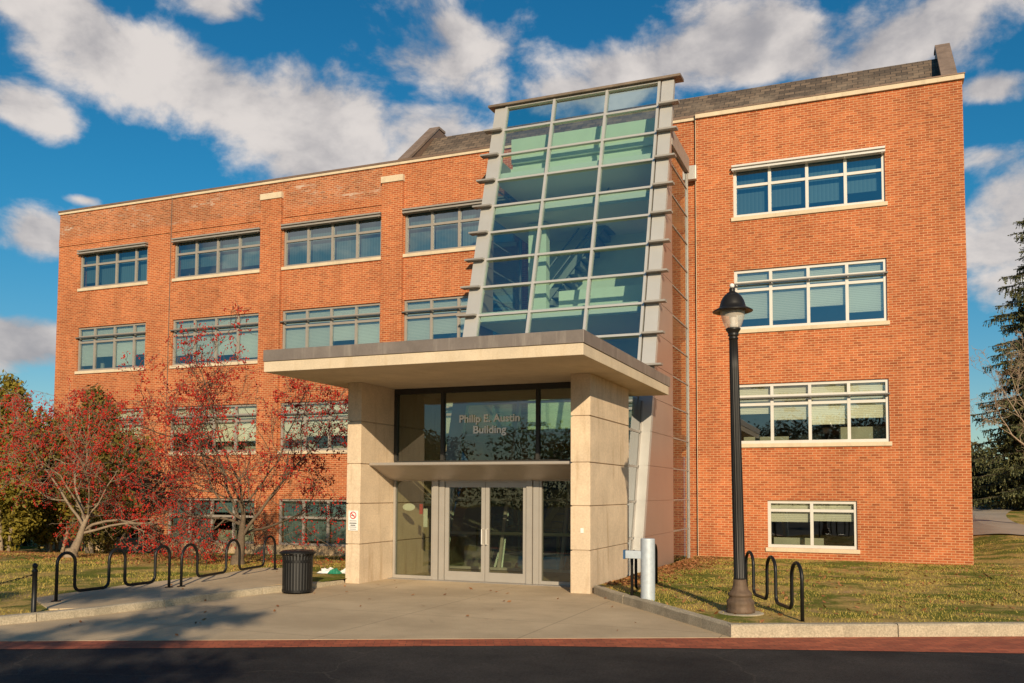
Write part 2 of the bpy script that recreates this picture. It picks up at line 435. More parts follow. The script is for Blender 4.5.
    vm = h.n('ShaderNodeVectorMath', operation='SCALE'); t.links.new(bt.outputs['Color'], vm.inputs[0]); h.put(vm.inputs['Scale'], f3)
    t.links.new(vm.outputs[0], b.inputs['Base Color'])
    MATS['paver'] = m
    # blinds
    m = bpy.data.materials.new('blind_slats'); m.use_nodes = True
    t = m.node_tree; h = NG(t); b = t.nodes['Principled BSDF']; b.inputs['Roughness'].default_value = 0.7
    pos = h.n('ShaderNodeNewGeometry').outputs['Position']
    s = h.n('ShaderNodeSeparateXYZ'); t.links.new(pos, s.inputs[0])
    fr = h.math('FRACT', h.math('DIVIDE', s.outputs[2], 0.05))
    c = h.mixc(h.math('LESS_THAN', fr, 0.22), (0.70, 0.68, 0.59), (0.43, 0.42, 0.36))
    t.links.new(c, b.inputs['Base Color'])
    MATS['blind'] = m
    m = bpy.data.materials.new('vertical_blind'); m.use_nodes = True
    t = m.node_tree; h = NG(t); b = t.nodes['Principled BSDF']; b.inputs['Roughness'].default_value = 0.7
    pos = h.n('ShaderNodeNewGeometry').outputs['Position']
    s = h.n('ShaderNodeSeparateXYZ'); t.links.new(pos, s.inputs[0])
    fr = h.math('FRACT', h.math('DIVIDE', s.outputs[0], 0.11))
    c = h.mixc(fr, (0.08, 0.15, 0.18), (0.13, 0.21, 0.235))
    t.links.new(c, b.inputs['Base Color'])
    MATS['vblind'] = m


ground_mats()
island(MATS['blind'], 0.22); island(MATS['vblind'], 0.35); island(CONC, 0.05); island(GRANITE, 0.07)

# ------------------------------------------------------------------ mesh helpers
ROOTLOC = {}


class MB:
    def __init__(s): s.v = []; s.f = []; s.mi = []; s.smooth = False
    def quad(s, *p, mi=0):
        b = len(s.v); s.v += [tuple(q) for q in p]; s.f.append(tuple(range(b, b + len(p)))); s.mi.append(mi)
    def box(s, x0, x1, y0, y1, z0, z1, mi=0):
        b = len(s.v)
        s.v += [(x0, y0, z0), (x1, y0, z0), (x1, y1, z0), (x0, y1, z0), (x0, y0, z1), (x1, y0, z1), (x1, y1, z1), (x0, y1, z1)]
        for q in ((3, 2, 1, 0), (4, 5, 6, 7), (0, 1, 5, 4), (1, 2, 6, 5), (2, 3, 7, 6), (3, 0, 4, 7)):
            s.f.append(tuple(b + k for k in q)); s.mi.append(mi)
    def prism(s, poly, d, mi=0):
        """poly: list of 3D points (closed outline), d: extrusion vector"""
        b = len(s.v); n = len(poly); d = Vector(d)
        s.v += [tuple(p) for p in poly] + [tuple(Vector(p) + d) for p in poly]
        s.f.append(tuple(range(b + n - 1, b - 1, -1))); s.f.append(tuple(range(b + n, b + 2 * n))); s.mi += [mi, mi]
        for k in range(n):
            s.f.append((b + k, b + (k + 1) % n, b + n + (k + 1) % n, b + n + k)); s.mi.append(mi)
    def tube(s, pts, rad, sides=8, cap=True, mi=0):
        pts = [Vector(p) for p in pts]; n = len(pts)
        if not hasattr(rad, '__len__'): rad = [rad] * n
        prev = None; base = len(s.v)
        for k in range(n):
            t = (pts[min(k + 1, n - 1)] - pts[max(k - 1, 0)])
            t = t.normalized() if t.length > 1e-9 else Vector((0, 0, 1))
            if prev is None:
                a = t.cross(Vector((0, 0, 1)))
                if a.length < 1e-3: a = t.cross(Vector((1, 0, 0)))
            else:
                a = prev - t * prev.dot(t)
                if a.length < 1e-6: a = t.orthogonal()
            a.normalize(); b2 = t.cross(a); prev = a
            for j in range(sides):
                an = 2 * math.pi * j / sides
                s.v.append(tuple(pts[k] + (a * math.cos(an) + b2 * math.sin(an)) * rad[k]))
        for k in range(n - 1):
            for j in range(sides):
                j2 = (j + 1) % sides
                s.f.append((base + k * sides + j, base + k * sides + j2, base + (k + 1) * sides + j2, base + (k + 1) * sides + j)); s.mi.append(mi)
        if cap:
            s.f.append(tuple(base + j for j in range(sides - 1, -1, -1))); s.f.append(tuple(base + (n - 1) * sides + j for j in range(sides))); s.mi += [mi, mi]
    def lathe(s, c, prof, segs=32, flute=0, fl_amt=0.0, cap=True, mi=0):
        base = len(s.v); n = len(prof)
        for (r, z) in prof:
            for j in range(segs):
                an = 2 * math.pi * j / segs
                rr2 = r * (1 - fl_amt * (0.5 + 0.5 * math.cos(flute * an))) if flute else r
                s.v.append((c[0] + rr2 * math.cos(an), c[1] + rr2 * math.sin(an), c[2] + z))
        for k in range(n - 1):
            for j in range(segs):
                j2 = (j + 1) % segs
                s.f.append((base + k * segs + j, base + k * segs + j2, base + (k + 1) * segs + j2, base + (k + 1) * segs + j)); s.mi.append(mi)
        if cap:
            s.f.append(tuple(base + j for j in range(segs - 1, -1, -1))); s.f.append(tuple(base + (n - 1) * segs + j for j in range(segs))); s.mi += [mi, mi]
    def build(s, name, mats, parent=None, smooth=False, bevel=0.0):
        me = bpy.data.meshes.new(name)
        off = Vector((0, 0, 0))
        if parent is not None: off = ROOTLOC[parent.name]
        vv = np.array(s.v, dtype=float).reshape(-1, 3) - np.array(off)
        me.from_pydata(vv.tolist(), [], s.f)
        if not isinstance(mats, (list, tuple)): mats = [mats]
        for m_ in mats: me.materials.append(m_)
        if any(s.mi): me.polygons.foreach_set('material_index', s.mi)
        if smooth: me.polygons.foreach_set('use_smooth', [True] * len(me.polygons))
        me.update()
        o = bpy.data.objects.new(name, me); COL.objects.link(o)
        if parent is not None:
            o.parent = parent
        ROOTLOC[o.name] = off.copy()
        if bevel:
            bv = o.modifiers.new('bevel', 'BEVEL'); bv.width = bevel; bv.segments = 2; bv.limit_method = 'ANGLE'
        return o


def fast_mesh(name, verts, faces_n, mats, parent=None):
    """verts: (N*k,3) array of separate k-gons"""
    off = np.array(ROOTLOC[parent.name]) if parent is not None else np.zeros(3)
    k = faces_n; v = (verts - off).astype(np.float32); nf = len(v) // k
    me = bpy.data.meshes.new(name)
    me.vertices.add(len(v)); me.vertices.foreach_set('co', v.ravel())
    me.loops.add(len(v)); me.loops.foreach_set('vertex_index', np.arange(len(v), dtype=np.int32))
    me.polygons.add(nf)
    me.polygons.foreach_set('loop_start', np.arange(0, len(v), k, dtype=np.int32))
    me.materials.append(mats); me.update(calc_edges=True); me.validate()
    o = bpy.data.objects.new(name, me); COL.objects.link(o)
    if parent is not None: o.parent = parent
    ROOTLOC[o.name] = Vector(off)
    return o


def tag(o, label=None, cat=None, group=None, kind=None):
    if label: o['label'] = label
    if cat: o['category'] = cat
    if group: o['group'] = group
    if kind: o['kind'] = kind
    return o


def thing(name, loc, label, cat, group=None):
    o = bpy.data.objects.new(name, None); COL.objects.link(o)
    o.location = loc; o.empty_display_size = 0.3
    ROOTLOC[o.name] = Vector(loc)
    return tag(o, label, cat, group)


def sstep(a, b, x):
    t = min(1.0, max(0.0, (x - a) / (b - a))); return t * t * (3 - 2 * t)


# ------------------------------------------------------------------ setting: ground
def road_y(x):     # plaza / brick strip line
    return 8.155 + (x + 10.196) * (13.89 - 8.155) / (1.808 + 10.196)


def asph_y(x):     # brick strip / asphalt line
    pts = [(-60, -15.6), (-9.69, 7.752), (-4.22, 10.464), (1.611, 12.415), (60, 31.0)]
    for (a, b), (c, d) in zip(pts, pts[1:]):
        if x <= c: return b + (x - a) * (d - b) / (c - a)
    return pts[-1][1]


KERB_L = [(-40, -6.6), (-20.0, 2.9), (-14.2, 6.1), (-12.3, 7.55), (-11.62, 8.45), (-11.37, 9.08), (-11.16, 9.67), (-10.97, 10.29), (-10.78, 11.47), (-10.68, 12.46), (-10.5, 13.54), (-10.30, 14.2), (-10.17, 15.0), (-10.16, 15.98)]
KERB_R = [(-4.93, 16.28), (-4.45, 15.55), (-3.3, 14.1), (-1.80, 12.16)]


def kl_x(y):
    for (a, b), (c, d) in zip(KERB_L, KERB_L[1:]):
        if y <= d: return a + (c - a) * (y - b) / (d - b)
    return -10.2


def left_h(x, y):
    return 0.095 - 0.43 * sstep(16.5, 26.6, y) * sstep(-10.5, -14.5, x) - 0.16 * sstep(16.5, 26.6, y) * sstep(-16, -30, x) + 0.03 * mnoise.noise((x * 0.5, y * 0.5, 3.1)) * sstep(15, 18, y)


def right_h(x, y):
    h = 0.135 - 0.10 * sstep(16, 26.5, y)
    h += 0.035 * max(0.0, y - 25) * sstep(2.2, 4.5, x) * (1 if y < 60 else 60 / y if False else 1) if y < 70 else 0.035 * 45 * sstep(2.2, 4.5, x)
    return h + 0.03 * mnoise.noise((x * 0.5, y * 0.5, 1.7)) * sstep(0.3, 2.0, min(y - road_y(x), 3))


mb = MB()
mb.box(-160, 160, -120, 420, -1.2, -0.75)
tag(mb.build('ground', MATS['lawn']), kind='structure')
mb = MB()
mb.prism([(-70, -60, -0.6), (70, -60, -0.6), (70, road_y(70) + .3, -0.6), (-70, road_y(-70) + .3, -0.6)], (0, 0, 0.592))
tag(mb.build('road', MATS['asphalt']), kind='structure')
xs = np.linspace(-60, 60, 121)
mb = MB()
for a, b in zip(xs, xs[1:]):
    mb.quad((a, asph_y(a), -0.004), (b, asph_y(b), -0.004), (b, road_y(b), -0.004), (a, road_y(a), -0.004))
tag(mb.build('brick_strip', MATS['paver']), kind='structure')
mb = MB()
mb.prism([(-16, road_y(-16), -0.5), (-1.75, road_y(-1.75), -0.5), (-4.9, 16.4, -0.5), (-4.9, 26.3, -0.5), (-10.2, 26.3, -0.5), (-10.2, 16.2, -0.5), (-16, 16.2, -0.5)], (0, 0, 0.5))
tag(mb.build('plaza', MATS['plaza']), kind='structure')


def lawn_grid(name, us, fx, h, m_):
    pass


# left lawn: rows over y, from far left to the kerb line
mb = MB()
ys = np.concatenate([np.linspace(-6.6, 8, 12)[:-1], np.linspace(8, 27, 60), np.linspace(28, 120, 16)])
NX = 46
grid = []
for y in ys:
    xr = kl_x(y) - 0.02 if y < 16 else (-10.14 if y < 26.7 else -32.0)
    if y > 26.7: xr = -32
    if 26.2 < y < 26.8: xr = -10.14
    row = []
    for k in range(NX):
        t = k / (NX - 1); x = xr - (1 - t) ** 2.2 * (xr + 75)
        x = xr + (-75 - xr) * (1 - t) ** 2.0
        row.append((x, y, left_h(x, y)))
    grid.append(row)
for a, b in zip(grid, grid[1:]):
    for k in range(NX - 1): mb.quad(a[k], a[k + 1], b[k + 1], b[k])
tag(mb.build('lawn_beside_bike_pad', MATS['lawn'], smooth=True), kind='structure')

# right lawn: columns over x
mb = MB()


def front_r(x):
    if x < -1.80:
        for (a, b), (c, d) in zip(KERB_R, KERB_R[1:]):
            if x <= c: return b + (x - a) * (d - b) / (c - a) + 0.02
    return road_y(x) + 0.16


cols = np.concatenate([np.linspace(-4.93, 2.3, 34), np.linspace(2.36, 12, 30), np.linspace(13, 90, 24)])
NY = 40
grid = []
for x in cols:
    back = 26.7 if x < 2.33 else 170.0
    y0 = front_r(x)
    grid.append([(x, y0 + (back - y0) * (k / (NY - 1)) ** (1.0 if x < 2.33 else 2.2),) for k in range(NY)])
    grid[-1] = [(p[0], p[1], right_h(p[0], p[1])) for p in grid[-1]]
for i, (a, b) in enumerate(zip(grid, grid[1:])):
    if i == 33: continue
    for k in range(NY - 1): mb.quad(a[k], b[k], b[k + 1], a[k + 1])
# bridge strip at the corner of the building
mb.quad((2.3, front_r(2.3), .135), (2.36, front_r(2.36), .135), (2.36, 26.7, right_h(2.36, 26.6)), (2.3, 26.7, right_h(2.3, 26.6)))
tag(mb.build('lawn_beside_lamp', MATS['lawn'], smooth=True), kind='structure')

# winding path on the right
mb = MB()
cl = [(30, 43.5), (14, 37.8), (9, 36.2), (6.2, 36.6), (4.6, 39.2), (4.1, 43.5), (4.6, 50), (6.2, 56.0), (10, 60), (18, 63)]
fine = []
for i in range(len(cl) - 1):
    p0 = Vector(cl[max(i - 1, 0)]); p1 = Vector(cl[i]); p2 = Vector(cl[i + 1]); p3 = Vector(cl[min(i + 2, len(cl) - 1)])
    for k in range(10):
        t = k / 10
        fine.append(0.5 * ((2 * p1) + (p2 - p0) * t + (2 * p0 - 5 * p1 + 4 * p2 - p3) * t * t + (3 * p1 - p0 - 3 * p2 + p3) * t ** 3))
rows = []
for i, p in enumerate(fine):
    tg = (fine[min(i + 1, len(fine) - 1)] - fine[max(i - 1, 0)]).normalized(); nn = Vector((-tg.y, tg.x))
    w = 2.6
    rows.append([(q.x, q.y, right_h(q.x, q.y) + 0.05) for q in (p + nn * w * (j / 6 - 0.5) for j in range(7))])
for a, b in zip(rows, rows[1:]):
    for k in range(6): mb.quad(a[k], a[k + 1], b[k + 1], b[k])
tag(mb.build('path', ASPHALT_PATH), kind='structure')


def kerb(name, pts, w, h, side, mat_, seg=1.9):
    """kerb stones along a polyline; side=+1 puts the stone on the left of the walking direction"""
    mb = MB()
    P = [Vector(p) for p in pts]
    L = [0]
    for a, b in zip(P, P[1:]): L.append(L[-1] + (b - a).length)
    def at(s):
        for i in range(len(P) - 1):
            if s <= L[i + 1] + 1e-9:
                return P[i].lerp(P[i + 1], (s - L[i]) / (L[i + 1] - L[i])), (P[i + 1] - P[i]).normalized()
        return P[-1], (P[-1] - P[-2]).normalized()
    s = 0
    while s < L[-1] - 0.05:
        e = min(s + seg * random.uniform(.85, 1.15), L[-1])
        n = max(1, int((e - s) / 0.35))
        ring = []
        for k in range(n + 1):
            q = s + 0.006 + (e - s - 0.012) * k / n
            p, t = at(q); nn = Vector((-t.y, t.x)) * side
            hh = h(q / L[-1]) if callable(h) else h
            jit = lambda a: random.uniform(-a, a)
            ring.append([(p.x + jit(.004), p.y + jit(.004), -0.3), (p.x + nn.x * .006 + jit(.006), p.y + nn.y * .006 + jit(.006), hh - .02 + jit(.004)), (p.x + nn.x * .028 + jit(.005), p.y + nn.y * .028, hh + jit(.003)), (p.x + nn.x * w, p.y + nn.y * w, hh), (p.x + nn.x * w, p.y + nn.y * w, -0.3)])
        for a, b in zip(ring, ring[1:]):
            for k in range(4):
                f = (a[k], b[k], b[k + 1], a[k + 1])
                mb.quad(*(f if side > 0 else f[::-1]))
        for rg in (ring[0], ring[-1]): mb.quad(*rg)
        s = e
    o = mb.build(name, mat_)
    return tag(o, kind='structure')


kerb('kerb_bike_pad', KERB_L, 0.15, lambda t: 0.118 - 0.05 * sstep(.965, 1, t), +1, GRANITE)
kerb('kerb_plaza_side', KERB_R, 0.14, 0.155, +1, GRANITE, 1.4)
kerb('kerb_roadside', [(-1.80, 12.165), (0.4, road_y(.4)), (6, road_y(6)), (25, road_y(25)), (50, road_y(50))], 0.16, 0.165, +1, GRANITE, 2.4)
# concrete bike pad
mb = MB()
pad = [(-11.47, 9.98), (-12.85, 10.85), (-13.05, 13.0), (-12.95, 15.0), (-13.15, 17.25), (-12.2, 17.45), (-11.3, 16.2), (-10.55, 14.4), (-10.62, 13.54), (-10.80, 12.46), (-10.9, 11.47), (-11.09, 10.29)]
mb.prism([(x, y, -.2) for x, y in pad], (0, 0, 0.318))
tag(mb.build('bike_pad', MATS['plaza']), kind='structure')

# ------------------------------------------------------------------ brick building
BX0, BX1, YF, YR, YB = -30.72, 2.34, 26.6, 26.5, 48.0
SPLIT = -4.84
bld = thing('brick_building', (-14.0, 36.0, 0.0), 'long four storey orange brick building with ribbon windows and slate roof', 'building')


def wall_face(mb, x0, x1, z0, z1, y, holes, depth, band=None):
    """front face at y (facing -Y) with rectangular openings and reveals"""
    X = sorted({x0, x1, *[h[0] for h in holes], *[h[1] for h in holes], *([band[1]] if band else [])})
    Z = sorted({z0, z1, *[h[2] for h in holes], *[h[3] for h in holes], *([band[0]] if band else [])})
    X = [x for x in X if x0 <= x <= x1]; Z = [z for z in Z if z0 <= z <= z1]
    for a, b in zip(X, X[1:]):
        for c, d in zip(Z, Z[1:]):
            mxx, mz = (a + b) / 2, (c + d) / 2
            if any(h[0] < mxx < h[1] and h[2] < mz < h[3] for h in holes): continue
            mi = 1 if band and mz > band[0] and mxx < band[1] else 0
            mb.quad((a, y, c), (b, y, c), (b, y, d), (a, y, d), mi=mi)
    for (a, b, c, d) in holes:
        e = y + depth
        mb.quad((a, y, c), (a, y, d), (a, e, d), (a, e, c)); mb.quad((b, y, d), (b, y, c), (b, e, c), (b, e, d))
        mb.quad((a, y, d), (b, y, d), (b, e, d), (a, e, d)); mb.quad((b, y, c), (a, y, c), (a, e, c), (b, e, c))


LW = [(-29.55, -26.04), (-24.72, -20.70), (-19.70, -15.64), (-14.74, -10.7)]
ROWS_L = [(-0.02, 1.60), (3.30, 5.03), (6.60, 8.36), (9.94, 11.50)]
ROWS_R = [(0.36, 1.69, -2.87, -0.49), (3.31, 5.04, -3.75, 0.37), (6.63, 8.38, -3.75, 0.37), (9.95, 11.50, -3.75, 0.37)]
holesL = [(a, b, c, d) for (a, b) in LW for (c, d) in ROWS_L]
holesR = [(x0, x1, z0, z1) for (z0, z1, x0, x1) in ROWS_R]
mb = MB()
wall_face(mb, BX0, SPLIT, -0.02, 13.07, YF, holesL, 0.35, band=(12.03, -15.65))
mb.quad((BX0, YF, -.7), (BX0, YF, 13.07), (BX0, YB, 13.07), (BX0, YB, -.7))
mb.quad((BX0, YB, -.7), (BX0, YB, 13.07), (BX1, YB, 13.07), (BX1, YB, -.7))
wl = mb.build('wall', [BRICK, BRICK_OLD], bld)
mb = MB()
wall_face(mb, SPLIT, BX1, -0.3, 13.07, YR, holesR, 0.35)
mb.quad((SPLIT, YF, -.3), (SPLIT, YR, -.3), (SPLIT, YR, 13.07), (SPLIT, YF, 13.07))
mb.quad((BX1, YR, -.3), (BX1, YB, -.3), (BX1, YB, 13.07), (BX1, YR, 13.07))
wr = mb.build('wall', [BRICK], bld)
# white caulked joint at the step
mb = MB(); mb.box(SPLIT - .006, SPLIT + .008, YR - .004, YR + .02, -.1, 13.05)
mb.build('joint', STONE, wr)
# slightly proud window bays' brick: pilasters with stone caps
for (a, b) in ((-20.66, -19.76), (-15.60, -14.78)):
    mb = MB(); mb.box(a, b, YF - 0.10, YF + .02, -0.02, 12.47)
    p = mb.build('pilaster', BRICK, bld)
    mb = MB(); mb.box(a - .02, b + .02, YF - 0.14, YF + .02, 12.472, 12.69)
    mb.build('stone_cap', STONE, p)
# raised lintel course below the mottled parapet and the end-bay step's painted shadow line
mb = MB(); mb.box(-24.915, -24.88, YF - .012, YF + .02, -.02, 13.06)
mb.build('step_shadow_line', FLASH, wl)
mb = MB()
for (a, b) in ((BX0 + .02, -24.94), (-24.84, -20.68), (-19.74, -15.62)):
    mb.box(a, b, YF - .035, YF + .02, 11.74, 12.03)
mb.build('brick_course', BRICK, wl)
# foundation
mb = MB(); mb.box(BX0 - .03, -10.3, YF - .06, YF + .3, -1.0, -0.021)
mb.build('foundation', FOUND, bld)
# coping with dark flashing
mb = MB()
mb.box(BX0 - .04, -24.9, YF - .05, YF + .35, 13.072, 13.15); mb.box(-24.885, SPLIT, YF - .05, YF + .35, 13.075, 13.16)
mb.box(SPLIT + .005, BX1 + .05, YR - .07, YR + .35, 13.075, 13.20)
cop = mb.build('coping', STONE, bld)
mb = MB(); mb.box(BX0 - .06, SPLIT, YF - .065, YF + .36, 13.162, 13.23); mb.box(SPLIT + .005, BX1 + .07, YR - .085, YR + .36, 13.202, 13.235)
mb.build('flashing', FLASH, cop)
CAPM = mat('weathered_copper', (0.27, 0.195, 0.15), 0.6, 0.3, var=0.3, vscale=4)
# flat deck and the pitched slate roof with raked gable parapets
mb = MB(); mb.box(BX0 + .1, BX1 - .1, YF + .36, YB - .1, 12.7, 13.0)
mb.build('roof_deck', ROOFDECK, bld)
mb = MB()
mb.prism([(-14.7, 26.95, 13.02), (-14.7, 28.65, 14.72), (-14.7, 31.5, 14.72), (-14.7, 31.5, 13.02)], (16.6, 0, 0))
roof = mb.build('roof', SLATE, bld)
for gx in (-15.05, 1.88):
    mb = MB()
    mb.prism([(gx, 26.72, 13.24), (gx, 26.95, 13.4), (gx, 29.0, 15.20), (gx, 29.5, 15.2), (gx, 31.6, 14.9), (gx, 31.6, 13.02), (gx, 26.72, 13.02)], (0.34, 0, 0))
    gp = mb.build('gable_parapet', FLASH, bld)
    mb = MB()
    mb.prism([(gx - .03, 26.66, 13.30), (gx - .03, 29.0, 15.30), (gx - .03, 29.52, 15.30), (gx - .03, 29.52, 15.215), (gx - .03, 29.0, 15.215), (gx - .03, 26.70, 13.22)], (0.40, 0, 0))
    mb.build('cap_flashing', CAPM, gp)

# windows
WIN_I = [0]


def window(x0, x1, z0, z1, y, cols, kind, frame_m, row, wide=0.075, seed=0):
    rnd = random.Random(seed)
    yo, yi = y + 0.055, y + 0.15
    fr = MB(); w = wide
    # outer frame
    fr.box(x0, x0 + w, yo, yi, z0, z1); fr.box(x1 - w, x1, yo, yi, z0, z1)
    fr.box(x0 + w, x1 - w, yo, yi, z1 - w, z1); fr.box(x0 + w, x1 - w, yo, yi, z0, z0 + w)
    edges = [x0 + w] + [c for c in cols] + [x1 - w]
    m2 = 0.042
    for c in cols: fr.box(c - m2, c + m2, yo, yi, z0 + w, z1 - w)
    if row == 4: rails = [z1 - 0.62]
    elif row == 1: rails = [z1 - 0.28] if y < YF else [z0 + 0.97]
    else: rails = [z1 - 0.37, z1 - 0.60]
    cells_x = []
    for i in range(len(edges) - 1):
        a = edges[i] + (m2 if i else 0); b = edges[i + 1] - (m2 if i < len(edges) - 2 else 0)
        cells_x.append((a, b))
        for rz in rails: fr.box(a, b, yo + .008, yi, rz - 0.04, rz + 0.04)
    win = fr.build('window', frame_m, bld)
    zs = [z0 + w] + sorted(rails) + [z1 - w]
    gl = MB()
    for (a, b) in cells_x:
        for i in range(len(zs) - 1):
            c = zs[i] + (.04 if i else 0); d = zs[i + 1] - (.04 if i < len(zs) - 2 else 0)
            t1, t2 = rnd.uniform(-.004, .004), rnd.uniform(-.004, .004)
            gl.quad((a, yo + .045 + t1, c), (b, yo + .045 + t2, c), (b, yo + .045 + t2, d), (a, yo + .045 + t1, d))
    gl.build('pane', G_UP if row >= 3 else G_LOW, win)
    sl = MB()
    sl.box(x0 - .06, x1 + .06, y - 0.05, y + 0.054, z0 - 0.115, z0 - 0.001)
    sl.build('sill', STONE, win, bevel=.008)
    sb = MB()
    if row == 4:
        for k in range(2):
            zt = z1 - 0.03 - k * 0.10
            sb.box(x0 - .02, x1 + .02, y - 0.16, y + 0.05, zt - 0.055, zt)
        for c in [x0 + .02] + list(cols) + [x1 - .06]: sb.box(c - .02, c + .02, y - .13, y + .05, z1 - 0.205, z1 - .185)
        sb.build('sunshade', frame_m, win)
    elif row in (2, 3):
        zt = z1 - 0.43
        sb.box(x0 - .03, x1 + .03, y - 0.10, y - 0.03, zt - .012, zt + .026)
        for c in [x0 + .03] + list(cols) + [x1 - .03]: sb.box(c - .02, c + .02, y - 0.03, y + .054, zt - .008, zt + .02)
        sb.build('sunshade', SHADE_BAR if frame_m is FRAME_TAUPE else SHADE_BAR, win)
    bl = MB()
    for (a, b) in cells_x:
        H = z1 - z0 - 2 * w
        if row == 4:
            frac = rnd.choice([1, 1, 1, 0.75, 1, 0.86]); yy = y + .30
        elif row == 3: frac = rnd.choice([0.9, 0.8, 0.7, .95, .85]); yy = y + .19
        elif row == 2: frac = rnd.choice([0.62, 0.8, 0.72, 0.5, 0.9]); yy = y + .19
        elif y < YF: frac = rnd.choice([0.42, 0.45, 0.5, .4]); yy = y + .19
        else: frac = rnd.choice([1, .95, 1, .3]); yy = y + .26
        zb = z1 - w - H * frac
        bl.box(a - .02, b + .02, yy, yy + .012, zb, z1 - .02)
    bl.build('blind', MATS['vblind'] if row == 4 or (row == 1 and y >= YF) else MATS['blind'], win)
    return win


def cols_for(x0, x1, n): return [x0 + (x1 - x0) * k / n for k in range(1, n)]


seed = 3
for i, (a, b) in enumerate(LW):
    for r, (c, d) in enumerate(ROWS_L):
        seed += 1
        if i == 0: cc = [-28.71, -27.68, -26.68]
        else: cc = cols_for(a, b, 4)
        window(a, b, c, d, YF, cc, 'L', FRAME_TAUPE, r + 1, seed=seed)
for r, (c, d, a, b) in enumerate(ROWS_R):
    seed += 1
    window(a, b, c, d, YR, cols_for(a, b, 2 if r == 0 else 4), 'R', FRAME_LIGHT, r + 1, wide=0.085, seed=seed)

# rooms behind the windows
mb = MB()
for z in (-0.75, 2.55, 5.85, 9.15, 12.3):
    mb.box(BX0 + .1, -10.4, YF + .36, 33.2, z - .28, z); mb.box(SPLIT + .1, BX1 - .1, YF + .36, 33.2, z - .28, z)
mb.build('floor_slab', CEIL, bld)
mb = MB()
mb.box(BX0 + .1, BX1 - .1, 33.2, 33.4, -1, 12.6)
for x in (-25.5, -20.2, -15.2, -10.4, -4.7, BX1 - .25, BX0 + .1): mb.box(x, x + .12, YF + .36, 33.2, -1, 12.4)
mb.build('room_wall', PLASTER, bld)
rnd = random.Random(77)
SUN_CATCHER = mat('sun_catcher', (0.42, 0.42, 0.33), 0.9, var=0.15)  # added pale panels behind the glass, catching sun to lighten the lower panes
for zf, wins in ((2.55, LW + [(-3.75, .37)]), (5.85, LW + [(-3.75, .37)]), (-0.75, LW), (-0.4, [(-2.87, -.49)])):
    for (a, b) in wins:
        p = a + .1
        while p < b - .5:
            w_ = rnd.uniform(.6, 1.5); e = min(p + w_, b - .05)
            if rnd.random() < .75:
                mb = MB(); y_ = YF + rnd.uniform(.55, 1.0)
                mb.box(p, e, y_, y_ + .06, zf, zf + rnd.uniform(1.0, 1.5))
                mb.build('sun_catcher_panel', SUN_CATCHER, bld)
            p = e + rnd.uniform(.05, .5)
# grey junction box at the step of the wall
mb = MB(); mb.box(-5.10, -4.80, YR - .18, YR - .002, 11.2, 11.62)
mb.build('junction_box', ALU, bld, bevel=.01)

# ------------------------------------------------------------------ leaning glass tower
tw = thing('glass_tower', (-7.6, 23.2, 0.0), 'tall leaning glass stair tower with light metal piers and shelves', 'tower')


def FY(z): return 20.0 + 0.30 * z


PITCH = 0.825
ZR = [13.25 - PITCH * k for k in range(1, 17)]     # transom heights, down to the ground
ZT = 13.24
GLX = -5.19
GX = [-9.90, -8.41, -6.84, -5.35]


def slab_on_face(mb, x0, x1, z0, z1, out_, in_, mi=0):
    """a bar lying on the leaning face, proud by out_ and going in by in_ (measured in y)"""
    mb.prism([(x0, FY(z0) - out_, z0), (x0, FY(z1) - out_, z1), (x0, FY(z1) + in_, z1), (x0, FY(z0) + in_, z0)], (x1 - x0, 0, 0), mi)


# frame: mullions and transoms
mb = MB()
for x in GX: slab_on_face(mb, x - .035, x + .035, 0.02, ZT, 0.05, 0.12)
for i in range(3):
    for z in ZR + [ZT - .03]:
        slab_on_face(mb, GX[i] + .035, GX[i + 1] - .035, z - .03, z + .03, 0.035, 0.10)
fr = mb.build('curtain_wall_frame', ALU, tw)
zz = [0.05] + sorted(ZR)[1:] + [ZT - .05]
mb = MB()
rnd = random.Random(4)
for i in range(3):
    for a, b in zip(zz, zz[1:]):
        t = [rnd.uniform(-.006, .006) for _ in range(4)]
        x0, x1 = GX[i] + .03, GX[i + 1] - .03
        mb.quad((x0, FY(a) + .03 + t[0], a), (x1, FY(a) + .03 + t[1], a), (x1, FY(b) + .03 + t[2], b), (x0, FY(b) + .03 + t[0] + t[2] - t[1], b))
mb.build('pane', G_TOWER, fr)
# piers and their shelves
for (a, b, s) in ((-10.27, -9.94, -1), (-5.28, -4.945, 1)):
    mb = MB()
    z_all = [0.0] + sorted(ZR)[1:] + [ZT]
    for c, d in zip(z_all, z_all[1:]): slab_on_face(mb, a, b, c + .004, d - .004, 0.02, 0.16)
    slab_on_face(mb, a + .01, b - .01, 0, ZT, 0.012, 0.15)
    p = mb.build('pier', ALU, tw)
    for z in ZR:
        if z < 4.4: continue
        mb = MB()
        x0, x1 = (a - .19, b + .02) if s < 0 else (a - .02, b + .19)
        mb.prism([(x0, FY(z) - .22, z - .025), (x0, FY(z) - .22, z + .02), (x0, FY(z) + .04, z + .045), (x0, FY(z) + .04, z - .025)], (x1 - x0, 0, 0))
        mb.build('shelf', ALU_DARK, p)
# cap along the top
mb = MB()
mb.prism([(-10.46, FY(ZT) - .14, ZT + .0), (-10.46, FY(ZT) - .15, ZT + .06), (-10.46, FY(ZT) + .35, ZT + .10), (-10.46, FY(ZT) + .35, ZT + .02)], (5.71, 0, 0))
mb.build('cap', mat('weathered_cap', (0.22, 0.165, 0.125), 0.6, 0.3, var=0.3, vscale=3), tw)
